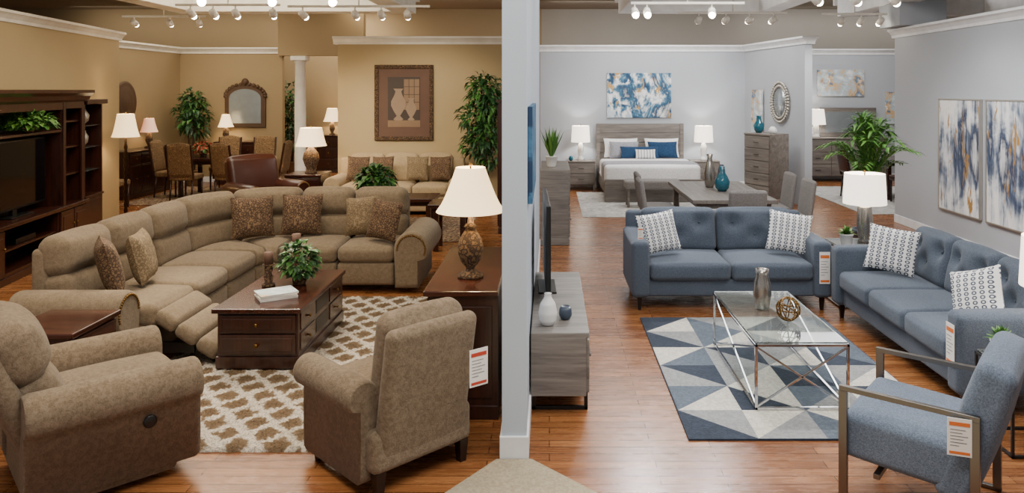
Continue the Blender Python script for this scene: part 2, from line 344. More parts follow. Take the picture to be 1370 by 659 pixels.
# ---------------- lights
def spot(x,y,z,tx,ty,tz,W,col,size=70,blend=.8,r=.08):
    l=bpy.data.lights.new('spot_light','SPOT'); l.energy=W; l.color=col; l.spot_size=rad(size); l.spot_blend=blend; l.shadow_soft_size=r
    o=bpy.data.objects.new('spot_light',l); COL.objects.link(o); o.location=(x,y,z); o.rotation_euler=(Vector((tx,ty,tz))-Vector((x,y,z))).to_track_quat('-Z','Y').to_euler(); return o
def point(x,y,z,W,col,r=.05,parent=None):
    l=bpy.data.lights.new('bulb_light','POINT'); l.energy=W; l.color=col; l.shadow_soft_size=r
    o=bpy.data.objects.new('bulb_light',l); COL.objects.link(o); o.location=(x,y,z)
    if parent: o.parent=parent
    return o
def area(x,y,z,W,col,sx,sy,rx=0):  # added overhead fill with no fixture behind it; track heads use spot()
    l=bpy.data.lights.new('added_fill_light','AREA'); l.shape='RECTANGLE'; l.size=sx; l.size_y=sy; l.energy=W; l.color=col
    o=bpy.data.objects.new('added_fill_light',l); COL.objects.link(o); o.location=(x,y,z); o.rotation_euler=(rad(rx),0,0); return o
WARM=(1,.86,.66); COOL=(1,.97,.94)
area(-2.8,4.2,4.15,160,WARM,3.0,2.0); area(-3.2,7.6,4.15,150,WARM,2.5,1.5); area(-4.5,11,4.15,110,WARM,3,2.0); area(-7,14.8,4.15,100,WARM,2.5,2.5)
area(2.2,4.2,4.15,160,COOL,3.0,2.0); area(2.4,8.2,4.15,160,COOL,3,2); area(2.2,14,4.15,165,COOL,3,2.0); area(6.5,15,4.15,150,COOL,3,3)
area(0,2.0,4.15,160,(1,.94,.86),3,1.2)  # added fill out of view, brightens the foreground and divider end
area(-5.2,18.3,4.15,90,WARM,1.5,1.5)
area(-8,18.6,4.12,80,WARM,8,.5,25); area(-2.5,16.5,4.12,60,WARM,4,.5,45); area(2.5,17.6,4.12,55,COOL,5,.5,40); area(7.5,18.7,4.12,40,COOL,5,.5,25)  # tilted fills added to brighten the upper walls, no fixtures modelled
w=bpy.data.worlds.new('World'); SC.world=w; w.use_nodes=True; w.node_tree.nodes['Background'].inputs[0].default_value=(.95,.95,.95,1); w.node_tree.nodes['Background'].inputs[1].default_value=.5

def track(x0,x1,y,z,heads,warm,aim,W=45):
    t=thing('track_light','white ceiling track with swivelling spotlight heads','light fixture',(x0+x1)/2,y,z,0,'ceiling track lights'); cx=(x0+x1)/2
    m=MB(); m.box(x0-cx,x1-cx,-.018,.018,0,.03,.003); m.tube((0,0,.03),(0,0,4.2-z),.008); m.obj('rail',t,[M['trim']])
    for hx in heads:
        m=MB(); d=Vector((aim[0]-hx,aim[1]-y,aim[2]-z)).normalized(); q=d.to_track_quat('Z','Y').to_matrix().to_4x4()
        Mx=Matrix.Translation((hx-cx,0,-.09))@q
        m.tube((hx-cx,0,.0),(hx-cx,0,-.08),.01); m.lathe([(.02,-.05),(.045,-.04),(.05,.06),(.042,.06)],14,0,Mx)
        hd=m.obj('lamp_head',t,[M['trim']])
        b=MB(); b.lathe([(.0005,.062),(.036,.064),(.038,.085),(.026,.105),(.0005,.115)],14,0,Mx); b.obj('bulb',hd,[M['bulb']])
        p=Vector((hx,y,z-.09))+d*.14
        spot(p.x,p.y,p.z,aim[0],aim[1],aim[2],W*1.5,WARM if warm else COOL,62,.8,.04)
track(-5.0,-3.6,10,3.22,[-4.8,-4.5,-4.2,-3.7],1,(-4,12.9,1),50)
track(-3.5,-1.6,10,3.2,[-3.3,-2.6,-2.25,-1.9],1,(-2.2,13.6,1.2),60)
track(-7.2,-5.8,12.6,3.32,[-7.0,-6.4,-5.9],1,(-7,17,1.2),65)
track(-3.6,-1.8,7.3,3.1,[-3.4,-2.7,-2.1],1,(-2.4,5.5,.2),85)
track(1.0,2.4,9.2,3.15,[1.05,1.2,2.0],0,(1.5,6,.2),85)
track(1.9,3.5,11,3.22,[2.2,2.6,2.95,3.3],0,(2,16,1.6),75)
track(4.2,5.2,11.5,3.25,[4.5,4.8,5.1],0,(4.6,15,1),65)
track(2.6,3.6,7.6,3.12,[2.7,3.1,3.5],0,(5.4,9.2,1.3),60)
track(.6,1.6,6.5,3.08,[.8,1.4],0,(1.6,5,.2),75)

# ---------------- throw pillow
def pillow(name,label,x,y,z,w,h,t,mat,tilt=15,rz=0,group=None,roll=0):
    m=MB(); N=14
    for sgn in (1,-1):
        vs=[];fs=[]
        for i in range(N+1):
            for j in range(N+1):
                u=-1+2*i/N; v=-1+2*j/N
                th=t/2*(max(0,(1-u**4)*(1-v**4)))**.5*(1-.25*(u*u+v*v)/2)
                xx=u*w/2*(1-.07*(1-v*v)*u*u); zz=v*h/2*(1-.07*(1-u*u)*v*v)
                vs.append((xx,sgn*th,zz+h/2))
        for i in range(N):
            for j in range(N):
                a=i*(N+1)+j; fs.append((a,a+N+1,a+N+2,a+1) if sgn<0 else (a,a+1,a+N+2,a+N+1))
        m.add(vs,fs)
    o=m.obj(name,None,[mat],fix=False); o.location=(x,y,z); o.rotation_euler=(rad(-tilt),rad(roll),rad(rz)); return tag(o,label,'pillow',group)

# ---------------- sectional sofa
sx,sy=-2.9,7.4
sec=thing('sectional_sofa','large taupe chenille reclining sectional sofa with rolled arms','sofa',sx,sy)
def seat_module(par,fabric,w,Mx=None,fn=None,depth=.93,seg=2,zb=.06,foot=False,back_h=1.0):
    def mb():
        m=MB(Mx); m.fn=fn; return m
    g=.006; x0,x1=-w/2+g,w/2-g
    m=mb(); m.soft(x0,x1,-depth+.07,-.04,zb,.33,.03,2,seg+2); m.obj('sofa_base',par,[fabric])
    if not foot:
        m=mb(); m.soft(x0,x1,-depth-.01,-depth+.085,zb+.02,.31,.035,3,seg+2,(0,.012,0)); m.obj('front_panel',par,[fabric])
    m=mb(); m.soft(x0,x1,-depth-.02,-.27,.31,.48,.06,4,seg+3,(0,.012,.035)); m.obj('seat_cushion',par,[fabric])
    T=RT(0,-.30,.44,-9)
    m=mb(); m.soft(x0,x1,-.02,.2,.0,.28,.07,4,seg+3,(0,.025,.008),M=T); m.obj('lumbar_cushion',par,[fabric])
    m=mb(); m.soft(x0,x1,-.035,.20,.26,back_h-.43,.09,4,seg+3,(0,.035,.012),M=T); m.obj('head_cushion',par,[fabric])
    m=mb(); m.soft(x0,x1,-.12,-.0,zb,.90,.04,3,seg+2); m.obj('back_panel',par,[fabric])
def loc(x,y,rz): return RT(x-sx,y-sy,0,0,0,rz)
for i,D in enumerate((5.925,6.575,7.225)): seat_module(sec,M['sec'],.65,loc(-3.9,D,90),foot=(i==0))
for X in (-2.5,-1.9): seat_module(sec,M['sec'],.6,loc(X,8.65,0))
for th in (157.5,112.5):
    def fn(p,th=th,w=.86):
        a=rad(th-p.x/w*45); r=1.1+p.y; return Vector((-2.8-sx+r*math.cos(a),7.55-sy+r*math.sin(a),p.z))
    seat_module(sec,M['sec'],.86,None,fn,seg=8)
def armpoly(xi,xo,zt,zb=.06,over=.04,n=14):
    sgn=1 if xo>xi else -1; w=abs(xo-xi); r=(w+over)/2; cx=xi+sgn*r*1.0; zc=zt-r; P=[(xi+sgn*.01,zb)]
    for i in range(n+1):
        a=pi-(pi+rad(35))*i/n; P.append((cx+sgn*r*math.cos(a),zc+r*math.sin(a)))
    P+= [(xo-sgn*.02,zc-r*.75),(xo-sgn*.02,zb)]
    return P
def arm(par,fab,xi,xo,y0,y1,zt,Mx=None,over=.05,nails=True):
    m=MB(Mx); m.prism(armpoly(xi,xo,zt,over=over),'y',y0,y1,0,None,True,.07)
    sgn=1 if xo>xi else -1; r=(abs(xo-xi)+over)/2; cx=xi+sgn*r
    a=m.obj('armrest',par,[fab])
    if nails:
        m=MB(Mx)
        for i in range(24):
            t=pi-(pi+rad(20))*i/23; m.ball((cx+sgn*(r*.80)*math.cos(t),y0-.003,zt-r+(r*.80)*math.sin(t)),.010,4)
        m.obj('nailhead_trim',a,[M['brass']])
    return a
A=loc(-3.9,5.6,90); arm(sec,M['sec'],0,-.27,-.84,-.03,.64,A)
A=loc(-1.6,8.65,0); arm(sec,M['sec'],0,.27,-.98,-.03,.64,A,.09)
fA=loc(-3.9,5.925,90); m=MB(fA)
T=RT(0,-.93,.41,33)
for i in range(3): m.soft(-.31,.31,-.19*(i+1),-.19*i+.004,-.06,.05,.045,3,3,(0,0,.02),M=T)
m.obj('footrest',sec,[M['sec']])
for q_ in (-.24,.21): m=MB(fA); m.box(q_,q_+.03,-1.2,-.86,.10,.18,.004); m.obj('recline_arm',sec,[M['black']])
pg='throw pillows on the sectional'
pillow('throw_pillow','brown paisley pillow leaning on the sectional arm',-3.34,5.78,.53,.42,.44,.16,M['pais'],14,125,pg)
pillow('throw_pillow','tan woven pillow on the reclining seat',-3.30,6.16,.53,.42,.42,.16,M['pais2'],14,105,pg)
pillow('throw_pillow','brown paisley pillow in the sectional corner',-3.14,7.93,.53,.44,.44,.15,M['pais'],16,28,pg)
pillow('throw_pillow','brown medallion pillow in the sectional corner',-2.70,8.11,.53,.44,.44,.15,M['pais'],16,5,pg)
pillow('throw_pillow','tan woven pillow against the sectional back',-2.03,8.08,.53,.38,.42,.15,M['pais2'],16,-8,pg,-6)
pillow('throw_pillow','brown paisley pillow beside the sectional arm',-1.77,7.82,.53,.38,.42,.14,M['pais'],16,-24,pg,4)

# ---------------- recliner and armchair
rc=thing('recliner','mottled taupe upholstered recliner with padded arms','chair',-2.54,4.13,.036,133); rc.scale=(.95,.95,.93)
m=MB(); m.soft(-.42,.42,-.36,.36,.0,.36,.04,3,2); m.obj('base',rc,[M['rec']])
m=MB(); m.soft(-.29,.29,-.47,.2,.34,.50,.06,4,4,(0,.015,.03)); m.obj('seat_cushion',rc,[M['rec']])
m=MB(); m.soft(-.29,.29,-.46,-.37,.05,.34,.035,3,3,(0,.015,0)); m.obj('footrest',rc,[M['rec']])
T=RT(0,.12,.40,-22)
m=MB(); m.soft(-.30,.30,0,.22,.02,.34,.08,4,4,(0,.04,.0),M=T); m.obj('lumbar_cushion',rc,[M['rec']])
m=MB(); m.soft(-.34,.34,-.03,.22,.30,.66,.11,4,4,(0,.04,.02),M=T); m.obj('headrest',rc,[M['rec']])
m=MB(); m.soft(-.36,.36,.16,.27,-.2,.62,.05,4,4,(0,.03,.0),M=T); m.obj('back_panel',rc,[M['rec']])
for s in (-1,1): arm(rc,M['rec'],s*.27,s*.47,-.47,.38,.63,None,.05,False)
m=MB(); m.lathe([(.034,0),(.036,.008),(.03,.012),(.012,.01),(.001,.012)],20,0,RT(-.452,-.20,.34,0,-90,0)); m.obj('recline_button',rc,[M['black']],'round black recline control')

ac=thing('armchair','taupe chenille armchair with rolled arms and dark wood feet','chair',-.89,4.25,.0,225)
m=MB(); m.soft(-.32,.32,-.34,.32,.12,.34,.04,3,3); m.obj('base',ac,[M['rec']])
m=MB(); m.soft(-.24,.24,-.4,.18,.33,.47,.05,4,4,(0,.015,.03)); m.obj('seat_cushion',ac,[M['rec']])
T=RT(0,.16,.34,-10)
m=MB(); m.soft(-.26,.26,-.06,.10,.08,.60,.07,4,4,(0,.04,.015),M=T); m.obj('backrest',ac,[M['rec']])
m=MB(); m.soft(-.285,.285,.085,.18,-.2,.565,.045,4,4,(0,.006,.005),M=T); m.obj('back_panel',ac,[M['rec']])
for s in (-1,1): arm(ac,M['rec'],s*.235,s*.37,-.38,.24,.60,None,.05,False)
for x,y in ((-.29,-.3),(.29,-.3),(-.27,.28),(.27,.28)):
    m=MB(); m.lathe([(.028,0),(.042,.13)],4,0,RT(x,y,0,0,0,45),sm=False); m.obj('leg',ac,[M['darkwood']])
def ptag(x,y,z,rz,w,h,ink,label,rx=0,group='price tags'):
    t=thing('price_tag',label,'price tag',x,y,z,rz,group,rx)
    m=MB(); m.box(-w/2,w/2,-.0015,.0015,-h,0,0); m.obj('card',t,[M['paper']])
    m=MB(); m.box(-w*.42,w*.42,-.003,-.0016,-h*.2,-h*.1,0,0); m.obj('printed_heading',t,[M[ink]])
    m=MB(); m.box(-w*.42,w*.42,-.003,-.0016,-h*.95,-h*.88,0,0); m.obj('printed_footer',t,[M[ink]])
    m=MB()
    for i,ll in enumerate((.7,.55,.8,.6,.75,.4)): m.box(-w*.38,-w*.38+w*ll*.9,-.003,-.0016,-h*(.31+i*.085),-h*(.295+i*.085),0,0)
    m.obj('printed_lines',t,[M['ink']]); return t
ptag(-.38,4.02,.71,38,.115,.20,'red','white hanging price card with red heading on the armchair')
# ---------------- cabinets
def cabinet(name,label,cat,x,y,rz,w,d,h,mt,rows,cols,base='plinth',hand='knob',hm=None,z=0,group=None,doors=False,top=None,over=.02,gap=.012):
    t=thing(name,label,cat,x,y,z,rz,group); zb={'plinth':.07,'legs':.12,'sled':.12,'flat':.0}[base]
    m=MB(); m.box(-w/2,w/2,-d/2+.02,d/2,zb,h-.03,.004)
    if base=='plinth': m.box(-w/2-.012,w/2+.012,-d/2+.008,d/2,0,zb+.02,.006)
    b=m.obj('body',t,[mt])
    m=MB(); m.box(-w/2-over,w/2+over,-d/2-over*.7,d/2,h-.035,h,.007); m.obj('top',t,[top or mt])
    if base=='legs':
        for sx_ in (-1,1):
            for sy_ in (-1,1):
                m=MB(); m.box(sx_*(w/2-.03)-.025,sx_*(w/2-.03)+.025,sy_*(d/2-.035)-.025,sy_*(d/2-.035)+.025,0,zb+.002,.004); m.obj('leg',t,[mt])
    hw=w-2*gap; Hh=h-.035-zb-2*gap; rh=rows if isinstance(rows,list) else [1]*rows; S=sum(rh); zz=zb+gap
    if base=='plinth': zz+=.02; Hh-=.02
    for r in reversed(rh):
        dz=Hh*r/S
        for c in range(cols):
            x0=-hw/2+hw*c/cols+gap/2; x1=-hw/2+hw*(c+1)/cols-gap/2
            m=MB(); m.box(x0,x1,-d/2,-d/2+.022,zz+gap/2,zz+dz-gap/2,.005)
            if hand=='knob': m.box(x0+.025,x1-.025,-d/2-.006,-d/2+.002,zz+gap/2+.025,zz+dz-gap/2-.025,.004)
            dr=m.obj('door' if doors else 'drawer',t,[mt]); cxm=(x0+x1)/2; cz=zz+dz/2
            if hand=='knob':
                xs=[cxm] if (x1-x0)<.62 and not doors else [cxm-(x1-x0)*.25,cxm+(x1-x0)*.25]
                if doors: xs=[x1-.04 if c%2==0 else x0+.04]
                for q in xs:
                    m=MB(); m.lathe([(.006,0),(.006,.012),(.016,.02),(.012,.028),(.001,.03)],12,0,RT(q,-d/2-.004,cz,90)); m.obj('knob',dr,[hm or M['brass']])
            elif hand=='bar':
                m=MB(); m.box(cxm-.06,cxm+.06,-d/2-.022,-d/2-.012,cz-.005,cz+.005,.002); m.box(cxm-.055,cxm-.047,-d/2-.014,-d/2+.002,cz-.004,cz+.004,0); m.box(cxm+.047,cxm+.055,-d/2-.014,-d/2+.002,cz-.004,cz+.004,0); m.obj('handle',dr,[hm or M['steel']])
        zz+=dz
    return t
ct=cabinet('coffee_table','dark cherry wood coffee table with storage drawers','table',-2.16,6.12,0,.60,1.2,.45,M['cherryz'],[1,1.1],1,'plinth','knob',M['brass'],.036,top=M['cherryy'],over=.03)
for c_ in range(3):
    y0=-.54+c_*.37
    for r_ in range(2):
        z0=.12+r_*.15
        if c_==1: 
            m=MB(); m.box(.298,.303,y0+.01,y0+.32,z0+.01,z0+.12,0); m.obj('painted_cubby_shade',ct,[M['black']]); continue  # flat dark panel painted in for the shade inside an open cubby
        m=MB(); m.box(.298,.308,y0,y0+.33,z0,z0+.13,.004)
        d_=m.obj('drawer',ct,[M['cherryy']]); m=MB(); m.lathe([(.006,0),(.006,.01),(.014,.018),(.001,.026)],10,0,RT(.308,y0+.165,z0+.065,0,90,0)); m.obj('knob',d_,[M['brass']])
cc=cabinet('console_cabinet','dark cherry wood console cabinet standing beside the dividing wall','cabinet',-.555,5.42,-90,1.3,.46,.82,M['cherryz'],[1,3],3,'plinth','knob',M['brass'],top=M['cherryy'],over=.025)
m=MB(); m.box(.655,.663,-.17,.19,.14,.72,.004); m.obj('end_panel',cc,[M['cherryz']])
et=cabinet('end_table','dark cherry square end table beside the sectional','table',-3.26,4.98,90,.5,.48,.56,M['cherry'],[1,1.4],1,'legs','knob',M['brass'],top=M['cherryy'])

# ---------------- lamps
def lamp(name,label,x,y,z,prof,bm,zs0,zs1,rb,rt,sm,W,col,group=None,extra=None):
    t=thing(name,label,'lamp',x,y,z,0,group)
    MB().lathe(prof,24).obj('lamp_base',t,[bm])
    zt=prof[-1][1]
    m=MB(); m.tube((0,0,zt-.005),(0,0,zs1+.01),.006); m.tube((-rt*.98,0,zs1-.02),(rt*.98,0,zs1-.02),.002,None,6); m.ball((0,0,zs1+.02),.014,6); m.obj('stem',t,[M['brass']])
    m=MB()
    n=6; pr=[]
    for i in range(n+1):
        q=i/n; pr.append((rb+(rt-rb)*(q**.75 if rb>rt*1.3 else q),zs0+(zs1-zs0)*q))
    m.shell(pr,32); m.obj('lamp_shade',t,[sm])
    if W: point(0,0,zs0+(zs1-zs0)*.45,W,col,.04,t)
    return t
LW=(1,.76,.45)
urnp=[(.085,0),(.09,.012),(.07,.03),(.035,.045),(.03,.065),(.06,.10),(.085,.16),(.088,.21),(.075,.26),(.045,.31),(.03,.33),(.045,.345),(.022,.37),(.015,.43)]
lamp('table_lamp','ornate bronze urn table lamp with cream bell shade',-.54,5.12,.82,urnp,M['urn'],.45,.75,.235,.10,M['shadeW'],12,LW)
lamp('table_lamp','bronze urn lamp with cream drum shade on end table',-4.08,12.8,.68,[(.1,0),(.1,.02),(.05,.04),(.1,.12),(.14,.24),(.12,.34),(.05,.42),(.02,.46),(.015,.5)],M['urn'],.46,.77,.26,.18,M['shadeW'],28,LW)
fl=[(.15,0),(.16,.02),(.08,.05),(.025,.09)]
for i in range(12): zz=.1+i*.1; fl+=[(.03,zz),(.018,zz+.05)]
fl+=[(.015,1.33),(.01,1.38)]
lamp('floor_lamp','dark twisted floor lamp with glowing cream shade',-6.66,11.75,0,fl,M['bronze'],1.36,1.72,.20,.12,M['shadeW'],28,LW)
# ---------------- entertainment unit
eu=thing('entertainment_center','dark cherry wood entertainment center with cornice and side towers','cabinet',-6.17,8.58,0,100.3)
W_=M['cherryz']
m=MB(); m.box(-1.42,1.42,-.24,.25,.0,.08,.006); m.box(-1.4,-.62,-.22,.24,.08,.60,.004); m.box(.62,1.4,-.22,.24,.08,.60,.004); m.box(-.62,.62,.2,.24,.08,.60,0); m.box(-.62,.62,-.22,.2,.08,.12,0); m.box(-.62,.62,-.2,.2,.34,.36,.002); m.obj('base_cabinet',eu,[W_])
m=MB(); m.box(-1.43,1.43,-.26,.25,.60,.645,.008); m.obj('worktop',eu,[M['cherry']])
for s in (-1,1):
    for q in range(2):
        x0=s*.64+(q*.37 if s>0 else -(q+1)*.37)+.01; m=MB(); m.box(x0,x0+.35,-.245,-.22,.10,.58,.005); m.box(x0+.05,x0+.30,-.252,-.24,.16,.52,.006); d_=m.obj('door',eu,[W_]); m=MB(); m.ball((x0+(.31 if q==0 else .04),-.262,.4),.014,6); m.obj('knob',d_,[M['brass']])
    m=MB(); xa,xb=(.80,1.4) if s>0 else (-1.4,-.80)
    m.box(xa,xa+.03,-.18,.24,.645,1.95,.003); m.box(xb-.03,xb,-.18,.24,.645,1.95,.003); m.box(xa,xb,.21,.24,.645,1.95,0)
    for zz in (1.0,1.35,1.68): m.box(xa+.03,xb-.03,-.16,.21,zz,zz+.022,.002)
    m.obj('side_tower',eu,[W_])
    m=MB(); m.box(xa,xa+.07,-.205,-.18,.645,1.95,.003); m.box(xb-.07,xb,-.205,-.18,.645,1.95,.003); m.box(xa+.07,xb-.07,-.205,-.18,1.86,1.95,.003); m.obj('tower_frame',eu,[W_])
m=MB(); m.box(-.8,.8,.21,.24,.645,1.95,0); m.obj('back_panel',eu,[M['cherryz']])
m=MB(); m.box(-.8,.8,-.19,.21,1.57,1.60,.003); m.box(-.8,.8,-.2,-.18,1.85,1.95,.003); m.obj('bridge_shelf',eu,[W_])
m=MB(); m.prism([(-.2,1.94),(-.24,1.97),(-.26,2.02),(-.31,2.06),(-.31,2.1),(.25,2.1),(.25,1.94)],'x',-1.47,1.47,smooth=False); m.obj('cornice',eu,[W_])
R100=RT(-6.17,8.58,0,0,0,100.3)
def EU(x,y,z): return R100@Vector((x,y,z))
p=EU(0,-.02,.647); tv=thing('television','large black flat screen television on the entertainment center','television',p.x,p.y,p.z,100.3)
m=MB(); m.box(-.7,.7,-.02,.03,.08,.88,.008); m.obj('casing',tv,[M['black']]); m=MB(); m.box(-.675,.675,-.023,-.019,.11,.855,0); m.obj('screen',tv,[M['screen']]); m=MB(); m.box(-.25,.25,-.1,.1,0,.015,.004); m.box(-.05,.05,-.01,.02,.015,.09,0); m.obj('stand',tv,[M['black']])
p=EU(0,-.02,.362); m=MB(); m.box(-.22,.22,-.13,.13,0,.06,.006); o=m.obj('media_player',None,[M['black']]); o.location=p; o.rotation_euler=(0,0,rad(100.3)); tag(o,'black media player box on the open cabinet shelf','electronics')
p=EU(1.84,.03,0); dc=thing('display_cabinet','dark cherry curio cabinet with open glass shelves','cabinet',p.x,p.y,0,100.3)
m=MB(); m.box(-.3,.3,-.18,.2,0,.62,.005); m.box(-.3,-.27,-.18,.2,.62,1.9,.003); m.box(.27,.3,-.18,.2,.62,1.9,.003); m.box(-.27,.27,.18,.2,.62,1.9,0); m.box(-.34,.34,-.24,.2,1.9,1.97,.01); m.box(-.31,.31,-.2,.2,.62,.65,.004); m.obj('body',dc,[W_])
for zz in (.98,1.3,1.6): m=MB(); m.box(-.27,.27,-.15,.18,zz,zz+.01,0); m.obj('shelf',dc,[M['glass']])
m=MB(); m.box(-.27,.27,-.19,-.18,.08,.58,.004); m.obj('door',dc,[W_])
for zz,r in ((1.612,.1),(1.312,.09)):
    p=EU(1.82,.0,zz); o=MB().lathe([(.03,0),(.035,.01),(r*.9,.06),(r,.14),(r*.6,.2),(r*.65,.22)],16).obj('vase',None,[M['silverp']]); o.location=p; tag(o,'silver decorative vase on the curio shelf','vase','curio vases')
# ---------------- plants
def foliage(m,c,R,n,L,w,mi=0,up=.2):
    for i in range(n):
        while 1:
            v=Vector((random.uniform(-1,1),random.uniform(-1,1),random.uniform(-1,1)))
            if v.length<=1: break
        k=v.length**.4; v=v.normalized()*k if v.length>0 else v
        p=Vector((c[0]+v.x*R[0],c[1]+v.y*R[1],c[2]+v.z*R[2])); d=Vector((v.x+random.uniform(-.5,.5),v.y+random.uniform(-.5,.5),v.z*.4+random.uniform(-.5,.6)+up-.3))
        s=random.uniform(.7,1.2); m.leaf(p,d,L*s,w*s,mi if random.random()<.6 else 1-mi,.3)
def potprof(r,h): return [(r*.7,0),(r*.8,h*.1),(r,h*.9),(r*1.06,h*.92),(r*1.06,h),(r*.9,h),(r*.88,h*.9),(.001,h*.88)]
def tree(name,label,x,y,hgt,R,n,L,pm,z=0,pr=.2,ph=.35,low=.9):
    t=thing(name,label,'plant',x,y,z); MB().lathe(potprof(pr,ph),20).obj('pot',t,[pm])
    m=MB()
    for i in range(4):
        a=i*1.7; m.tube((.03*math.cos(a),.03*math.sin(a),ph*.85),(R*.35*math.cos(a),R*.35*math.sin(a),hgt*.75),.018,.008,7)
    m.obj('trunk',t,[M['trunk']])
    m=MB()
    for i in range(8):
        a=i*2.4; q=i/7; rr=R*.45*math.sin(pi*(.25+.7*q)); foliage(m,(rr*math.cos(a),rr*math.sin(a),low+(hgt-.22-low)*q),(R*.55,R*.55,(hgt-low)*.16),n//8,L,L*.22)
    for v in m.v:
        if v.y>R*.95: v.y=R*.95
    m.obj('foliage',t,[M['leafd'],M['leaf']]); return t
tree('potted_ficus','tall ficus tree with dense leaves in a woven basket',-1.12,12.96,2.38,.46,1500,.15,M['rattan'],pr=.15,low=1.0)
tree('potted_ficus','leafy ficus tree standing in the alcove corner',-7.8,16.35,2.15,.36,650,.17,M['rattan'],low=1.25,pr=.18)
tree('potted_ficus','slender green tree standing beyond the column',-6.35,18.4,2.3,.34,500,.17,M['rattan'])
def bush(name,label,x,y,z,R,hh,n,L,pr,ph,pm,mats=None):
    t=thing(name,label,'plant',x,y,z); MB().lathe(potprof(pr,ph),20).obj('pot',t,[pm])
    m=MB(); foliage(m,(0,0,ph+hh*.35),(R,R,hh*.5),n,L,L*.3); 
    for i in range(len(m.v)):
        if m.v[i].z<ph*.6: m.v[i].z=ph*.6
    m.obj('foliage',t,mats or [M['leaf'],M['leafd']]); return t
bush('potted_ivy','bushy green ivy in a dark pot on the coffee table',-2.08,6.22,.487,.13,.28,300,.08,.065,.10,M['urn'])
p=EU(.1,-.12,1.603); bush('potted_ivy','trailing green ivy on the entertainment center shelf',p.x,p.y,p.z,.26,.2,420,.1,.07,.05,M['rattan'],[M['leafl'],M['leaf']])
def palm(name,label,x,y,z,hgt,n,pm,pr=.17,ph=.32,fr=.75):
    t=thing(name,label,'plant',x,y,z); MB().lathe(potprof(pr,ph),20).obj('pot',t,[pm]); m=MB()
    for i in range(n):
        a=i*2.399+random.uniform(-.2,.2); out=random.uniform(.15,1)*fr; top=hgt*(1.0-.3*(out/fr)**1.5)*random.uniform(.85,1)
        P=[]
        for k in range(13):
            q=k/12; r=out*q**1.9; zz=ph*.8+(top-ph*.8)*math.sin(q*pi*.55)
            P.append(Vector((r*math.cos(a),r*math.sin(a),zz)))
        for k in range(12): m.tube(P[k],P[k+1],.006*(1-k/15),None,5,0)
        for k in range(4,13):
            for h_ in range(2):
              tt=P[k]-P[k-1]; base=P[k]-tt*h_*.5
              for sd in (-1,1):
                side=tt.cross(Vector((0,0,1)))
                if side.length<1e-4: side=Vector((1,0,0))
                d=side.normalized()*sd*.75+tt.normalized()*.9+Vector((0,0,.1)); m.leaf(base,d,.24*(1.15-abs(k-8)/9),.016,0 if random.random()<.6 else 1,.3)
    m.obj('fronds',t,[M['leafl'],M['leaf']]); return t
palm('potted_palm','arching green areca palm in a dark planter',4.0,9.4,0,1.88,30,M['slate'],.18,.35,.56)

# ---------------- coffee table items
for i,(lb,mm,rz) in enumerate((('white covered magazine at bottom of a stack','paper',12),('magazine with pale cover in a stack','r_cream',8),('glossy magazine on top of a stack','art4',15))):
    m=MB(); m.box(-.11,.11,-.14,.14,0,.013,.001,0); m.box(-.112,.112,-.142,.142,.013,.0145,0,1); o=m.obj('magazine',None,[M['paper'],M[mm]]); o.location=(-2.13,5.83,.487+i*.0155); o.rotation_euler=(0,0,rad(rz-70)); tag(o,lb,'magazine','magazines on the coffee table')
for x,y,h,s in ((-2.31,6.15,.26,1),(-2.22,6.56,.33,1)):
    t=thing('candle_holder','dark carved wooden candle holder with brown pillar candle','candle holder',x,y,.487,0,'candle holders on the coffee table')
    MB().lathe([(.05,0),(.055,.015),(.03,.03),(.04,h*.3),(.022,h*.4),(.035,h*.55),(.025,h*.62),(.048,h*.68),(.048,h*.7)],18).obj('holder',t,[M['urn']]); MB().lathe([(.036,h*.7+.001),(.036,h+.02),(.001,h+.015)],18).obj('candle',t,[M['matb']])

# ---------------- rugs
import numpy as np
def shag(name,label,x0,x1,y0,y1,step,mat,hh=.03):
    nx=int((x1-x0)/step); ny=int((y1-y0)/step); cx=(x0+x1)/2; cy=(y0+y1)/2
    rng=np.random.RandomState(3); vs=[];fs=[]
    for j in range(ny+1):
        for i in range(nx+1):
            e=min(i,nx-i,j,ny-j); jx,jy=rng.uniform(-.45,.45,2)*step
            z=.002 if e==0 else (hh-.017)+rng.rand()*.017
            vs.append((x0-cx+i*step+jx,y0-cy+j*step+jy,z))
    for j in range(ny):
        for i in range(nx): a=j*(nx+1)+i; fs.append((a,a+1,a+nx+2,a+nx+1))
    m=MB(); m.v=[Vector(v) for v in vs]; m.f=fs; m.m=[0]*len(fs); m.s=[True]*len(fs)
    o=m.obj(name,None,[mat],fix=False); o.location=(cx,cy,0); return tag(o,label,'rug')
shag('area_rug','plush shag rug with cream trellis pattern on brown',-2.94,-1.2,4.33,7.52,.0125,M['trellis'],.034)
m=MB(); x0,x1,y0,y1=.84,2.5,4.48,6.86; nc,nr=4,6; rx=(x1-x0)/nc; ry=(y1-y0)/nr
pat=[[(0,2),(2,3),(1,3),(2,0)],[(3,1),(0,3),(2,1),(3,0)],[(2,0),(3,2),(0,1),(3,2)],[(1,3),(2,0),(3,2),(0,1)],[(0,2),(3,1),(2,3),(1,0)],[(3,0),(1,2),(0,3),(2,1)]]
for j in range(nr):
    for i in range(nc):
        a=(i*rx,j*ry,.012);b=((i+1)*rx,j*ry,.012);c=((i+1)*rx,(j+1)*ry,.012);d=(i*rx,(j+1)*ry,.012); p_=pat[j][i]
        if (i+j)%2: m.add([a,b,c],[(0,1,2)],p_[0],False); m.add([a,c,d],[(0,1,2)],p_[1],False)
        else: m.add([a,b,d],[(0,1,2)],p_[0],False); m.add([b,c,d],[(0,1,2)],p_[1],False)
m.box(-.006,x1-x0+.006,-.006,y1-y0+.006,.0,.0115,0,0)
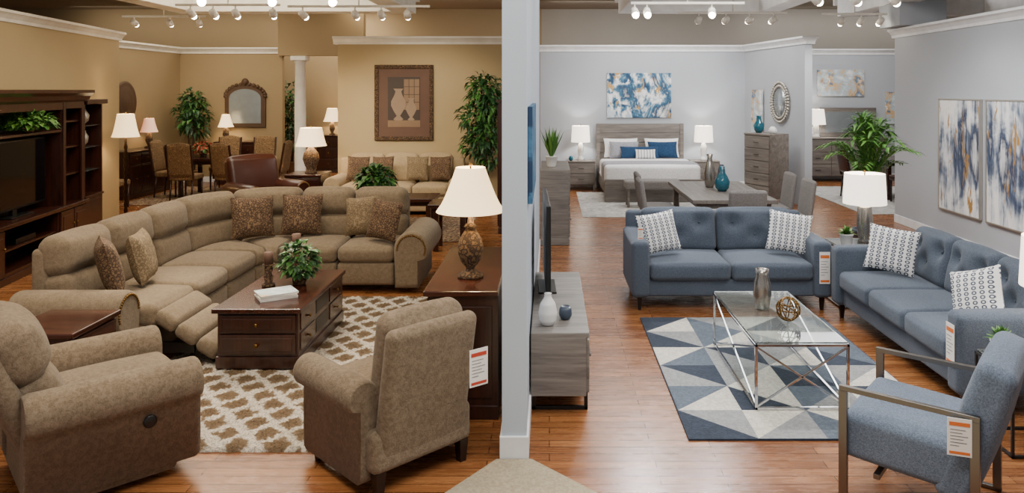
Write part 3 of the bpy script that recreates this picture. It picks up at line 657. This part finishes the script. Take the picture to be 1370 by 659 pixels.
o=m.obj('area_rug',None,[M['r_navy'],M['r_blue'],M['r_grey'],M['r_cream']],fix=False); o.location=(x0,y0,0); tag(o,'flatwoven rug with navy grey and cream triangles','rug')
def flatrug(label,x0,x1,y0,y1,mat):
    m=MB(); m.box(x0,x1,y0,y1,.0005,.009,.002); o=m.obj('area_rug',None,[mat]); return tag(o,label,'rug')
flatrug('pale grey distressed rug under the bed',.55,3.5,12.3,15.3,M['rugpl']); flatrug('patterned red and cream rug under the dining set',-7.85,-5.1,13.6,16.2,M['rugbr']); flatrug('patterned rug in front of the sand sofa',-3.3,-1.2,10.3,12.3,M['rugbr']); flatrug('pale rug under the far dining set',5.3,7.9,12.6,16.2,M['rugpl'])

# ---------------- blue sofas
def blue_sofa(name,label,x,y,rz,n,W):
    t=thing(name,label,'sofa',x,y,0,rz); aw=.17; iw=W-2*aw; d=.86; B_=M['blue']
    m=MB(); m.soft(-W/2+.02,W/2-.02,-.40,.40,.13,.30,.025,3,3); m.obj('frame',t,[B_])
    for i in range(n):
        a=-iw/2+iw*i/n+.004; b=-iw/2+iw*(i+1)/n-.004
        m=MB(); m.soft(a,b,-.45,.24,.29,.455,.045,4,5,(0,.01,.03)); m.obj('seat_cushion',t,[B_])
        T=RT(0,.20,.43,-12); cw=b-a
        tf=[(a+cw*q,.30,.07,.065) for q in (.22,.78)]+[(a+cw*.5,.18,.05,.06)]
        m=MB(); m.soft(a,b,-.05,.13,.0,.45,.065,4,(16,2,12),(0,.035,.012),tufts=tf,M=T); cu=m.obj('back_cushion',t,[B_])
        for (tx,tz,dp,sg) in tf: m=MB(); m.ball(tuple(T@Vector((tx,-.05-.028+dp*.9,tz))),.012,5); m.obj('tuft_button',cu,[B_])
    m=MB(); m.soft(-W/2+.03,W/2-.03,.33,.45,.14,.84,.04,3,3,M=RT(0,0,0,-2)); m.obj('back_frame',t,[B_])
    for s in (-1,1):
        m=MB(); m.soft(min(s*(W/2-aw),s*W/2),max(s*(W/2-aw),s*W/2),-.46,.42,.13,.66,.045,4,4,(.012,0,.01)); m.obj('armrest',t,[B_])
        for yy in (-.38,.36):
            m=MB(); m.lathe([(.02,0),(.032,.14)],4,0,RT(s*(W/2-.08),yy,0,0,0,45),sm=False); m.obj('leg',t,[M['darkwood']])
    return t
blue_sofa('loveseat','slate blue tufted loveseat with dark tapered legs',1.73,7.52,0,2,1.9)
blue_sofa('sofa','slate blue tufted three seat sofa with dark tapered legs',3.08,5.88,270,3,2.2)
pb='patterned pillows on the blue sofas'
pillow('throw_pillow','white and navy chain pattern pillow on the loveseat',1.12,7.36,.50,.40,.40,.14,M['chain'],18,12,pb,-8)
pillow('throw_pillow','white and navy chain pattern pillow beside loveseat arm',2.34,7.36,.50,.42,.40,.14,M['chain'],18,-12,pb,8)
pillow('throw_pillow','white and navy chain pattern pillow against sofa arm',2.97,6.56,.50,.42,.40,.14,M['chain'],18,-35,pb,6)
pillow('throw_pillow','white and navy chain pattern pillow on the sofa seat',2.96,5.14,.50,.40,.38,.14,M['chain'],20,-62,pb,-20)
ptag(2.6,7.055,.57,0,.10,.30,'orange','white price card with orange heading hanging on the loveseat')
ptag(.86,7.055,.80,0,.05,.11,'orange','small price card on the loveseat arm')
ptag(2.612,4.87,.58,-90,.10,.27,'orange','white price card with orange heading hanging on the sofa')
# ---------------- glass coffee table
g=thing('glass_coffee_table','rectangular chrome coffee table with clear glass top','table',1.65,5.5,.013)
w2,d2,h2=.30,.62,.44; b=.018
for z_,nm in ((.01,'lower_frame'),(h2-.02,'upper_frame')):
    m=MB()
    for s in (-1,1): m.bar((s*w2,-d2,z_),(s*w2,d2,z_),b); m.bar((-w2,s*d2,z_),(w2,s*d2,z_),b)
    m.obj(nm,g,[M['chrome']])
for sx_ in (-1,1):
    for sy_ in (-1,1): m=MB(); m.bar((sx_*w2,sy_*d2,.01),(sx_*w2,sy_*d2,h2-.02),b); m.obj('leg',g,[M['chrome']])
for s in (-1,1): m=MB(); m.bar((s*w2,-d2,.02),(s*w2,d2,h2-.03),.013); m.bar((s*w2,d2,.02),(s*w2,-d2,h2-.03),.013); m.obj('cross_brace',g,[M['chrome']])
m=MB(); m.bar((-w2,-d2,.02),(w2,-d2,h2-.03),.013); m.bar((w2,-d2,.02),(-w2,-d2,h2-.03),.013); m.obj('cross_brace',g,[M['chrome']])
m=MB(); m.box(-w2+.0,w2-.0,-d2+.0,d2-.0,h2-.008,h2,.002); m.obj('glass_top',g,[M['glass']])
zt=.013+h2+.001
o=MB().lathe([(.045,0),(.055,.02),(.068,.12),(.06,.2),(.045,.26),(.05,.30),(.043,.30),(.04,.26)],22).obj('vase',None,[M['mercury']]); o.location=(1.60,5.62,zt); tag(o,'tall hammered silver vase on the glass table','vase')
t=thing('decorative_orb','woven metallic ring orb on the glass table','decor',1.70,5.32,zt); 
m=MB()
for i in range(9):
    a=i*pi/9; Q=Euler((a,.6*i,i*.9)).to_matrix(); R_=.082
    P=[Vector((0,0,R_+.006))+Q@Vector((R_*math.cos(q*2*pi/24),R_*math.sin(q*2*pi/24),0)) for q in range(25)]
    for k in range(24): m.tube(P[k],P[k+1],.0045,None,5)
m.obj('rings',t,[M['brass']])
# ---------------- tv console
tc=cabinet('tv_console','grey oak low media console on black metal sled legs','cabinet',.07,5.64,90,1.62,.38,.53,M['greyw'],1,3,'sled','bar',M['black'],over=.0,doors=True)
for s in (-.72,.72):
    m=MB(); m.bar((s,-.17,.012),(s,.17,.012),.024); m.bar((s,-.17,.012),(s,-.17,.12),.024); m.bar((s,.17,.012),(s,.17,.12),.024); m.obj('sled_leg',tc,[M['black']])
tv=thing('television','thin black flat screen television on the grey console','television',-.02,5.95,.532,92)
m=MB(); m.box(-.5,.5,-.012,.02,.07,.72,.005); m.obj('casing',tv,[M['black']]); m=MB(); m.box(-.49,.49,-.0145,-.0115,.08,.71,0); m.obj('screen',tv,[M['screen']]); m=MB(); m.box(-.2,.2,-.07,.07,0,.012,.003); m.box(-.03,.03,-.008,.012,.012,.08,0); m.obj('stand',tv,[M['black']])
prof=[(.035,0),(.055,.03),(.062,.08),(.05,.14),(.025,.18),(.02,.2),(.024,.21),(.018,.21)]
pr2=[]
for i in range(28):
    q=i/27; z_=.21*q; r=.024
    for (a,b) in zip(prof[:-2],prof[1:-1]):
        if a[1]<=z_<=b[1]+1e-6: r=a[0]+(b[0]-a[0])*(z_-a[1])/(b[1]-a[1]); break
    pr2.append((r+(.0025 if i%2 else 0),z_))
o=MB().lathe(pr2,22).obj('vase',None,[M['white']]); o.location=(-.01,5.0,.531); tag(o,'white ribbed ceramic vase on the grey console','vase')
o=MB().lathe([(.03,0),(.045,.03),(.042,.07),(.03,.09),(.028,.085)],20).obj('vase',None,[M['slate']]); o.location=(.11,5.12,.531); tag(o,'small slate grey ceramic pot on the console','vase')
m=MB(); m.box(-.128,-.10,4.45,5.6,1.42,2.0,.003); o=m.obj('canvas_painting',None,[M['art5']]); tag(o,'blue abstract canvas hung on the dividing wall','painting')
cabinet('storage_chest','tall grey oak chest beside the dividing wall','cabinet',.08,10.75,90,1.3,.40,1.02,M['greyw'],2,3,'plinth','bar',M['black'],over=.0)
t=thing('potted_snake_plant','spiky green plant in a white pot','plant',.03,10.5,1.021); MB().lathe(potprof(.08,.15),18).obj('pot',t,[M['white']])
m=MB()
for i in range(46):
    a=i*2.4; r=random.uniform(.05,.3); m.leaf((.02*math.cos(a),.02*math.sin(a),.13),(r*math.cos(a),r*math.sin(a),.6),random.uniform(.3,.48),.02,i%2,.0)
m.obj('leaves',t,[M['leaf'],M['leafl']])
# ---------------- bedroom
bd=thing('bed','grey oak bed with white bedding and grey blanket','bed',1.93,15.0,0.011)
m=MB()
for i in range(5): m.box(-.93,.93,.92,.98,.35+i*.205,.35+i*.205+.198,.006)
m.box(-.93,-.85,.9,.98,0,1.37,.005); m.box(.85,.93,.9,.98,0,1.37,.005); m.obj('headboard',bd,[M['greywx']])
m=MB(); m.box(-.9,-.85,-1.05,.9,.15,.38,.005); m.box(.85,.9,-1.05,.9,.15,.38,.005); m.box(-.9,.9,-1.1,-1.04,.0,.42,.006); m.obj('bed_frame',bd,[M['greywx']])
m=MB(); m.soft(-.84,.84,-1.03,.89,.2,.60,.05,3,3); m.obj('mattress',bd,[M['linen']])
m=MB(); m.soft(-.90,.90,-1.06,.35,.30,.68,.07,4,8,(0,0,.02)); m.obj('duvet',bd,[M['linen']])
m=MB(); m.soft(-.915,.915,-.95,-.35,.30,.70,.075,4,8,(0,0,.02)); m.obj('throw_blanket',bd,[M['greyduvet']],'grey folded blanket across the bed foot')
bp='pillows on the bed'
for x,w,h,mt,y,l in ((1.5,.72,.42,'linen',15.62,'white sleeping pillow on the bed'),(2.36,.72,.42,'linen',15.62,'white sleeping pillow on the bed'),(1.55,.62,.36,'greyduvet',15.44,'pale grey pillow on the bed'),(2.35,.62,.36,'navy',15.44,'navy blue pillow on the bed')):
    pillow('bed_pillow',l,x,y,.69,w,h,.14,M[mt],22,0,bp)
pillow('bed_pillow','navy blue lumbar pillow on the bed',1.85,15.28,.70,.8,.26,.12,M['navy'],25,0,bp)
pillow('bed_pillow','small patterned grey lumbar pillow on the bed',1.95,15.12,.71,.42,.2,.1,M['chain'],25,0,bp)
bn=thing('bench','grey upholstered bench at the foot of the bed','bench',1.85,13.45,.011)
m=MB(); m.soft(-.5,.5,-.2,.2,.32,.47,.04,3,4,(0,0,.01)); m.obj('seat',bn,[M['greyf']])
for a in (-.44,.44):
    for b_ in (-.15,.15): m=MB(); m.box(a-.02,a+.02,b_-.02,b_+.02,0,.33,.003); m.obj('leg',bn,[M['greywx']])
ns=cabinet('nightstand','grey oak nightstand with two drawers','nightstand',.66,15.75,0,.6,.42,.62,M['greywx'],2,1,'legs','bar',M['black'],group='bedroom nightstands',over=.0)
dup(ns,3.25,15.75)
bl=[(.07,0),(.08,.02),(.06,.05),(.045,.1),(.07,.2),(.06,.3),(.03,.36),(.015,.4)]
bl1=lamp('bedside_lamp','white drum shade lamp on a nightstand',.66,15.75,.621,bl,M['white'],.38,.72,.2,.18,M['shadeC'],22,COOL,'bedside lamps')
dup(bl1,3.25,15.75)
o=MB().lathe([(.03,0),(.05,.03),(.04,.08),(.02,.1)],14).obj('vase',None,[M['teal']]); o.location=(.45,15.6,.622); tag(o,'small teal bottle vase on the nightstand','vase')
def canvas(name,label,x,y,z,w,h,rz,mat,fr=None,ft=.02):
    t=thing(name,label,'painting',x,y,z,rz); m=MB(); m.box(-w/2,w/2,-.035,-.006,0,h,.003); m.obj('canvas',t,[mat])
    if fr:
        m=MB(); 
        for (a,b,c_,d_) in ((-w/2-ft,w/2+ft,-ft,0),(-w/2-ft,w/2+ft,h,h+ft),(-w/2-ft,-w/2,0,h),(w/2,w/2+ft,0,h)): m.box(a,b,-.045,-.006,c_,d_,.003)
        m.obj('frame',t,[fr])
    return t
canvas('abstract_painting','teal white and gold abstract canvas above the bed',1.93,16.1,1.5,1.38,.96,0,M['art1'])
canvas('abstract_painting','blue white and gold vertical abstract in champagne frame',5.5,9.99,.46,.98,1.5,-90,M['art2'],M['silverp'])
canvas('abstract_painting','blue white and gold vertical abstract in champagne frame',5.5,8.85,.46,.98,1.5,-90,M['art3'],M['silverp'])
canvas('abstract_painting','pale blue and orange abstract canvas on the dining wall',6.85,17.6,1.95,1.1,.62,0,M['art4'])
canvas('abstract_painting','narrow blue abstract canvas on the dining wall',8.2,17.6,1.3,.6,.75,0,M['art4'])
ang=math.degrees(math.atan2(13.4-16.1,4.58-4.22))
def AW(y,off=.02):
    k=(16.1-y)/2.7; return (4.22+.36*k-off, y)
x_,y_=AW(14.35,.02); t=thing('round_mirror','round silver beaded wall mirror','mirror',x_,y_,1.86,ang)
m=MB(); m.lathe([(.27,0),(.27,.02),(.001,.02)],32,0,RT(0,0,0,90)); m.obj('mirror_glass',t,[M['mirror2']])
m=MB()
for i in range(40):
    a=2*pi*i/40
    for rr in (.31,.38): m.ball((rr*math.cos(a),-.02,rr*math.sin(a)),.03,4)
m.obj('beaded_frame',t,[M['silverp']])
x_,y_=AW(15.4,.01); canvas('abstract_painting','narrow pale blue canvas on the angled wall',x_,y_,1.2,.55,.9,ang,M['art4'])
cabinet('tall_dresser','tall grey oak five drawer chest','dresser',4.0,13.8,-62,.66,.48,1.3,M['greywx'],5,1,'legs','bar',M['black'],over=.0)
o=MB().lathe([(.05,0),(.09,.06),(.1,.14),(.05,.22),(.04,.3),(.05,.32)],18).obj('vase',None,[M['teal']]); o.location=(3.9,13.92,1.301); tag(o,'tall blue vase on the grey chest','vase')
o=MB().lathe([(.05,0),(.08,.05),(.06,.1),(.03,.13)],18).obj('vase',None,[M['white']]); o.location=(4.07,13.62,1.301); tag(o,'white round vase on the grey chest','vase')
# ---------------- modern dining
def table(name,label,x,y,rz,w,d,h,mt,th=.05,lw=.07,z=0):
    t=thing(name,label,'table',x,y,z,rz); m=MB(); m.box(-w/2,w/2,-d/2,d/2,h-th,h,.006); m.obj('tabletop',t,[mt])
    m=MB(); m.box(-w/2+.08,w/2-.08,-d/2+.08,d/2-.08,h-th-.07,h-th,.003); m.obj('apron',t,[mt])
    for a in (-1,1):
        for b_ in (-1,1): m=MB(); m.box(a*(w/2-.1)-lw/2,a*(w/2-.1)+lw/2,b_*(d/2-.1)-lw/2,b_*(d/2-.1)+lw/2,0,h-th,.004); m.obj('leg',t,[mt])
    return t
def dchair(label,x,y,rz,fab,mt,group,h=.95,z=0,tall=False):
    t=thing('dining_chair',label,'chair',x,y,z,rz,group)
    m=MB(); m.soft(-.23,.23,-.24,.2,.40,.50,.03,3,3,(0,0,.015)); m.obj('seat',t,[fab])
    m=MB(); m.soft(-.22,.22,0,.06,.05 if tall else -.02,h-.46,.03,3,4,(0,.01,.015 if not tall else .04),M=RT(0,.18,.46,-8)); m.obj('backrest',t,[fab])
    for a in (-.2,.2):
        m=MB(); m.lathe([(.015,0),(.022,.41)],8,0,RT(a,-.2,0)); m.obj('leg',t,[mt]); m=MB(); m.tube((a,.22,.003),(a,.17,.42),.015,.022,8); m.obj('leg',t,[mt])
    if tall:
        for a in (-.23,.23): m=MB(); m.bar((a,.20,.44),(a,.20+math.sin(rad(8))*(h-.46)+.02,h-.02),.03); m.obj('back_post',t,[mt])
    return t
table('dining_table','rectangular grey oak dining table',2.28,10.1,0,1.05,1.9,.75,M['greyw'])
gd='grey dining chairs'
c1=dchair('grey upholstered dining chair tucked at the oak table',1.5,10.45,90,M['greyf'],M['greywx'],gd)
dup(c1,1.45,9.75,rz=90); dup(c1,2.28,8.85,rz=180); dup(c1,3.08,9.65,rz=270); dup(c1,3.08,10.4,rz=270)
o=MB().lathe([(.05,0),(.09,.05),(.1,.13),(.07,.2),(.03,.26),(.035,.33),(.03,.33)],20).obj('vase',None,[M['teal']]); o.location=(2.3,9.95,.751); tag(o,'glossy teal vase on the dining table','vase')
o=MB().lathe([(.05,0),(.07,.05),(.08,.2),(.05,.34),(.03,.4),(.045,.46)],20).obj('vase',None,[M['mercury']]); o.location=(2.22,10.35,.751); tag(o,'tall silver vase on the dining table','vase')
o=MB().lathe([(.04,0),(.06,.1),(.05,.22),(.03,.3)],20).obj('vase',None,[M['slate']]); o.location=(2.42,10.5,.751); tag(o,'slate grey vase on the dining table','vase')
# ---------------- side tables and lamps right
def gtable(label,x,y,w,d,h,mt):
    t=thing('side_table',label,'table',x,y)
    for z_,nm in ((.01,'lower_frame'),(h-.02,'upper_frame')):
        m=MB()
        for s in (-1,1): m.bar((s*w/2,-d/2,z_),(s*w/2,d/2,z_),.016); m.bar((-w/2,s*d/2,z_),(w/2,s*d/2,z_),.016)
        m.obj(nm,t,[mt])
    for a in (-1,1):
        for b_ in (-1,1): m=MB(); m.bar((a*w/2,b_*d/2,.01),(a*w/2,b_*d/2,h-.02),.016); m.obj('leg',t,[mt])
    m=MB(); m.box(-w/2,w/2,-d/2,d/2,h-.008,h,.002); m.obj('glass_top',t,[M['glass']]); return t
gtable('square metal side table with glass top beside loveseat',3.05,7.40,.5,.44,.59,M['steel'])
ml=[(.06,0),(.07,.01),(.05,.03)]
for i in range(18): q=i/17; ml.append((.062+.012*math.sin(q*3.1)+(.003 if i%2 else 0),.05+q*.31))
ml+=[(.03,.4),(.015,.42)]
lamp('table_lamp','hammered silver column lamp with white drum shade',3.13,7.42,.591,ml,M['mercury'],.38,.68,.205,.19,M['shadeC'],14,COOL)
def succ(x,y,z,r=.055,ph=.09,L=1.0):
    t=thing('potted_succulent','small green succulent in a white pot','plant',x,y,z); MB().lathe(potprof(r,ph),18).obj('pot',t,[M['white']]); m=MB()
    for i in range(80):
        a=i*2.4; e=random.uniform(.1,1.4); m.leaf((0,0,ph-.005),(math.cos(a)*math.cos(e),math.sin(a)*math.cos(e),math.sin(e)),random.uniform(.06,.1)*L,.014*L,i%2,.1)
    m.obj('leaves',t,[M['leafl'],M['leaf']])
succ(2.89,7.27,.591,.062,.11,1.1)
gtable('black metal side table with glass top beside the sofa',2.92,4.44,.56,.36,.5,M['black'])
succ(2.72,4.5,.501,.058,.09,1.2)
lamp('table_lamp','silver column lamp with white drum shade beside sofa',3.04,4.46,.501,ml,M['mercury'],.42,.72,.205,.19,M['shadeC'],12,COOL)
# ---------------- accent chair
ch=thing('accent_chair','blue tweed lounge chair with flat brushed metal frame','chair',1.95,3.80,0,232)
for s in (-1,1):
    m=MB(); w=.028
    for yy in (-.34,.24): m.box(s*.345-w/2,s*.345+w/2,yy-.02,yy+.02,0,.60,.002)
    m.box(s*.345-w/2,s*.345+w/2,-.36,.26,.0,.02,.002); m.box(s*.345-w/2,s*.345+w/2,-.36,.26,.60,.625,.002); m.obj('metal_side_frame',ch,[M['steel']])
for yy in (-.2,.16): m=MB(); m.box(-.34,.34,yy,yy+.03,.20,.225,.002); m.obj('cross_bar',ch,[M['steel']])
m=MB(); m.soft(-.32,.32,-.38,.16,.24,.46,.04,4,5,(0,.01,.02),M=RT(0,0,0,-3)); m.obj('seat_cushion',ch,[M['blue2']])
m=MB(); m.soft(-.325,.325,0,.17,-.22,.47,.05,4,5,(0,.02,.02),M=RT(0,.11,.42,-17)); m.obj('backrest',ch,[M['blue2']])
ptag(1.86,3.39,.61,-20,.10,.17,'orange','white price card with orange heading hanging on the accent chair')

# ---------------- sand sofa (left far)
ss=thing('sofa','sand coloured traditional sofa against the tan wall','sofa',-2.60,12.9,0)
m=MB(); m.soft(-1.1,1.1,-.4,.42,.06,.34,.03,3,3); m.obj('base',ss,[M['sand']])
for i in range(3): a=-.9+i*.6; m=MB(); m.soft(a+.004,a+.596,-.45,.2,.33,.5,.05,3,4,(0,0,.03)); m.obj('seat_cushion',ss,[M['sand']]); m=MB(); m.soft(a+.004,a+.596,-.06,.14,0,.5,.07,3,4,(0,.03,.03),M=RT(0,.22,.48,-10)); m.obj('back_cushion',ss,[M['sand']])
m=MB(); m.soft(-1.1,1.1,.32,.46,.06,.9,.04,3,3); m.obj('back_frame',ss,[M['sand']])
for s in (-1,1): arm(ss,M['sand'],s*.9,s*1.13,-.45,.42,.64,None,.05,False)
sp_='pillows on the sand sofa'
for x,mt,rr in ((-3.28,'pais',6),(-2.85,'pais',-4),(-2.26,'pais2',0),(-1.86,'pais',-8)): pillow('throw_pillow','brown patterned pillow on the sand sofa' if mt=='pais' else 'tan pillow on the sand sofa',x,12.76,.55,.38,.42,.13,M[mt],14,rr,sp_,rr*.4)
cabinet('end_table','dark cherry end table beside the sand sofa','table',-4.12,12.8,0,.58,.6,.68,M['cherry'],[1,1.6],1,'legs','knob',M['brass'])
lc=thing('leather_armchair','brown leather wingback club chair','chair',-4.35,11.45,0,50)
m=MB(); m.soft(-.4,.4,-.4,.4,.1,.4,.04,3,3); m.soft(-.28,.28,-.42,.2,.38,.5,.05,3,4,(0,0,.03)); m.obj('seat',lc,[M['leather']])
m=MB(); m.soft(-.42,.42,0,.2,.0,.68,.09,4,4,(0,.04,.03),M=RT(0,.2,.42,-12)); m.obj('backrest',lc,[M['leather']])
for s in (-1,1): arm(lc,M['leather'],s*.28,s*.46,-.42,.36,.70,None,.05,True)
for a in (-.35,.35):
    for b_ in (-.33,.33): m=MB(); m.lathe([(.02,0),(.03,.1)],8,0,RT(a,b_,0)); m.obj('leg',lc,[M['darkwood']])
table('sofa_table','dark cherry coffee table in front of the sand sofa',-2.35,11.35,0,1.3,.65,.48,M['cherry'],z=.011)
bush('potted_ivy','leafy green arrangement on the dark sofa table',-2.62,11.3,.492,.24,.34,420,.14,.1,.14,M['rattan'])
table('accent_table','small dark wood side table behind the sectional',-1.30,9.9,0,.55,.55,.62,M['cherry'])
cabinet('armoire','tall dark wood armoire standing by the wall','cabinet',-.545,11.3,-90,.8,.42,1.95,M['cherryz'],[1],2,'plinth','knob',M['brass'],doors=True)
# urn picture
pc=thing('framed_picture','framed sepia print of a garden urn','painting',-2.62,13.494,1.19,0)
w,h=1.06,1.36; m=MB()
for (a,b,c_,d_) in ((-w/2,w/2,0,.07),(-w/2,w/2,h-.07,h),(-w/2,-w/2+.07,.07,h-.07),(w/2-.07,w/2,.07,h-.07)): m.box(a,b,-.05,-.0,c_,d_,.01)
m.obj('frame',pc,[M['urn']])
m=MB(); m.box(-w/2+.07,w/2-.07,-.02,-.0,.07,h-.07,0); m.obj('picture_mat',pc,[M['matb']])
m=MB(); m.box(-.29,.29,-.026,-.02,.24,h-.22,0,0)
for i in range(3):
    for j in range(4): m.box(-.0+i*.095,.085+i*.095,-.028,-.026,.55+j*.14,.68+j*.14,0,1)
m.box(-.29,.29,-.028,-.026,.24,.36,0,1)
def U(cx_,sc_):
    up=[(.06,.36),(.09,.38),(.03,.44),(.08,.52),(.13,.62),(.13,.7),(.07,.82),(.05,.88),(.09,.93)]
    up=[(x*sc_,.36+(z-.36)*sc_) for x,z in up]
    return [(x+cx_,z) for x,z in up]+[(-x+cx_,z) for x,z in reversed(up)]
m.prism(U(-.10,1.0),'y',-.031,-.028,2,smooth=False); m.prism(U(.13,.7),'y',-.033,-.029,2,smooth=False); m.obj('print',pc,[M['sepia1'],M['sepia2'],M['sepia3']])
# ---------------- traditional dining
gl='tapestry dining chairs'; zr=.0095
table('dining_table','dark cherry rectangular dining table',-6.45,14.9,0,1.6,1.0,.76,M['cherry'],z=zr)
k1=dchair('tapestry upholstered dining chair with dark wood frame',-6.85,14.1,180,M['dinfab'],M['cherryz'],gl,1.08,zr,True)
dup(k1,-7.45,14.7,rz=90); dup(k1,-5.4,14.6,rz=-90); dup(k1,-6.85,15.75,rz=0); dup(k1,-6.1,15.75,rz=0); dup(k1,-6.0,14.1,rz=160)
bush('flower_arrangement','red and green floral centrepiece on dining table',-6.9,14.9,.772,.14,.22,130,.1,.08,.1,M['urn'],[M['red'],M['leaf']])
cabinet('buffet','dark cherry buffet with carved doors','cabinet',-8.17,15.0,90,1.6,.40,.92,M['cherryz'],[1,2.6],4,'plinth','knob',M['brass'])
lamp('table_lamp','red shaded lamp on the dark buffet',-8.14,15.2,.921,[(.08,0),(.09,.02),(.03,.05),(.07,.15),(.05,.28),(.015,.34)],M['urn'],.32,.6,.17,.09,M['shadeR'],6,LW)
dchair('tapestry side chair standing beside the buffet',-7.75,13.2,180,M['dinfab'],M['cherryz'],gl,1.08)
t=thing('carved_wall_medallion','round dark carved wooden medallion','wall decor',-8.394,14.75,1.85,90)
m=MB(); m.lathe([(.40,0),(.42,.02),(.38,.04),(.33,.025),(.30,.045),(.2,.03),(.15,.05),(.06,.05),(.001,.06)],32,0,RT(0,0,0,90)); m.obj('carved_disc',t,[M['antq']])
cabinet('dresser','dark cherry dresser below the arched mirror','cabinet',-6.90,16.72,0,1.0,.42,.95,M['cherryz'],[1,1,1],2,'plinth','knob',M['brass'])
t=thing('arched_mirror','arched wall mirror in carved dark wood frame','mirror',-6.90,16.994,1.25,0)
def arch(w,h,n=14): return [(-w,0)]+[(-w*math.cos(pi*i/n),h-w*.6+w*.6*math.sin(pi*i/n)) for i in range(n+1)]+[(w,0)]
m=MB(); m.prism(arch(.46,.98),'y',-.05,-.0,smooth=False)
for i in range(15):
    a=pi*i/14; m.ball((-.45*math.cos(a),-.04,.70+.28*math.sin(a)),.045,5)
m.ball((0,-.04,1.03),.08,6); m.obj('frame',t,[M['antq']])
m=MB(); m.prism([(a,b+.09) for a,b in arch(.36,.78)],'y',-.056,-.051,smooth=False); m.obj('mirror_glass',t,[M['mirror2']])
lamp('table_lamp','bronze lamp with cream shade on the dark dresser',-7.22,16.68,.951,[(.07,0),(.08,.02),(.03,.05),(.07,.15),(.05,.28),(.015,.34)],M['urn'],.32,.60,.17,.08,M['shadeW'],14,LW)
m=MB(); m.box(-.18,.18,-.18,.18,0,.12,.01); m.lathe([(.15,.12),(.16,.16),(.125,.2),(.125,1.6),(.11,2.7),(.14,2.72),(.14,2.76)],28); m.box(-.17,.17,-.17,.17,2.76,2.86,.01)
o=m.obj('column',None,[M['trim']]); o.location=(-5.65,16.95,0); tag(o,'white round column with square capital','column')
cabinet('dresser','dark wood dresser in the further room','cabinet',-5.3,19.15,0,1.2,.45,.95,M['cherryz'],[1,1,1],2,'plinth','knob',M['brass'])
lamp('table_lamp','cream shaded lamp on the far dresser',-5.55,19.1,.951,[(.07,0),(.08,.02),(.03,.05),(.07,.15),(.05,.28),(.015,.34)],M['urn'],.34,.68,.22,.12,M['shadeW'],28,LW)
canvas('framed_picture','small dark framed picture in the further room',-5.1,19.5,1.75,.3,.6,0,M['sepia2'],M['antq'],.05)
# far right dining
cabinet('dresser','grey oak dresser below a rectangular mirror','dresser',6.75,17.3,0,1.9,.5,1.0,M['greywx'],3,3,'legs','bar',M['black'],over=0)
t=thing('rectangular_mirror','wide rectangular mirror in grey wood frame','mirror',7.0,17.55,1.002,0)
m=MB(); m.box(-.66,.66,-.04,0,0,.68,.008); m.obj('frame',t,[M['greywx']]); m=MB(); m.box(-.55,.55,-.045,-.041,.1,.58,0); m.obj('mirror_glass',t,[M['mirror2']])
lamp('table_lamp','white shaded lamp on the grey dresser',6.15,17.25,1.001,bl,M['white'],.3,.65,.22,.18,M['shadeC'],20,COOL)
table('dining_table','dark brown counter dining table',7.0,14.6,0,1.3,1.0,.76,M['cherry'],z=zr)
gz='dark wood dining chairs'
q=dchair('dark brown wooden dining chair',5.95,14.5,90,M['leather'],M['darkwood'],gz,1.05,zr,True); dup(q,6.6,13.8,rz=180)

# ---------------- camera
cam=bpy.data.cameras.new('camera'); co=bpy.data.objects.new('camera',cam); COL.objects.link(co); SC.camera=co
co.location=(0,0,2.1); co.rotation_euler=(rad(90),0,0); cam.sensor_width=36; cam.lens=36*1000/1370
cam.shift_x=(685-735)/1370; cam.shift_y=-(329.5-120)/1370; cam.clip_start=.05; cam.clip_end=100
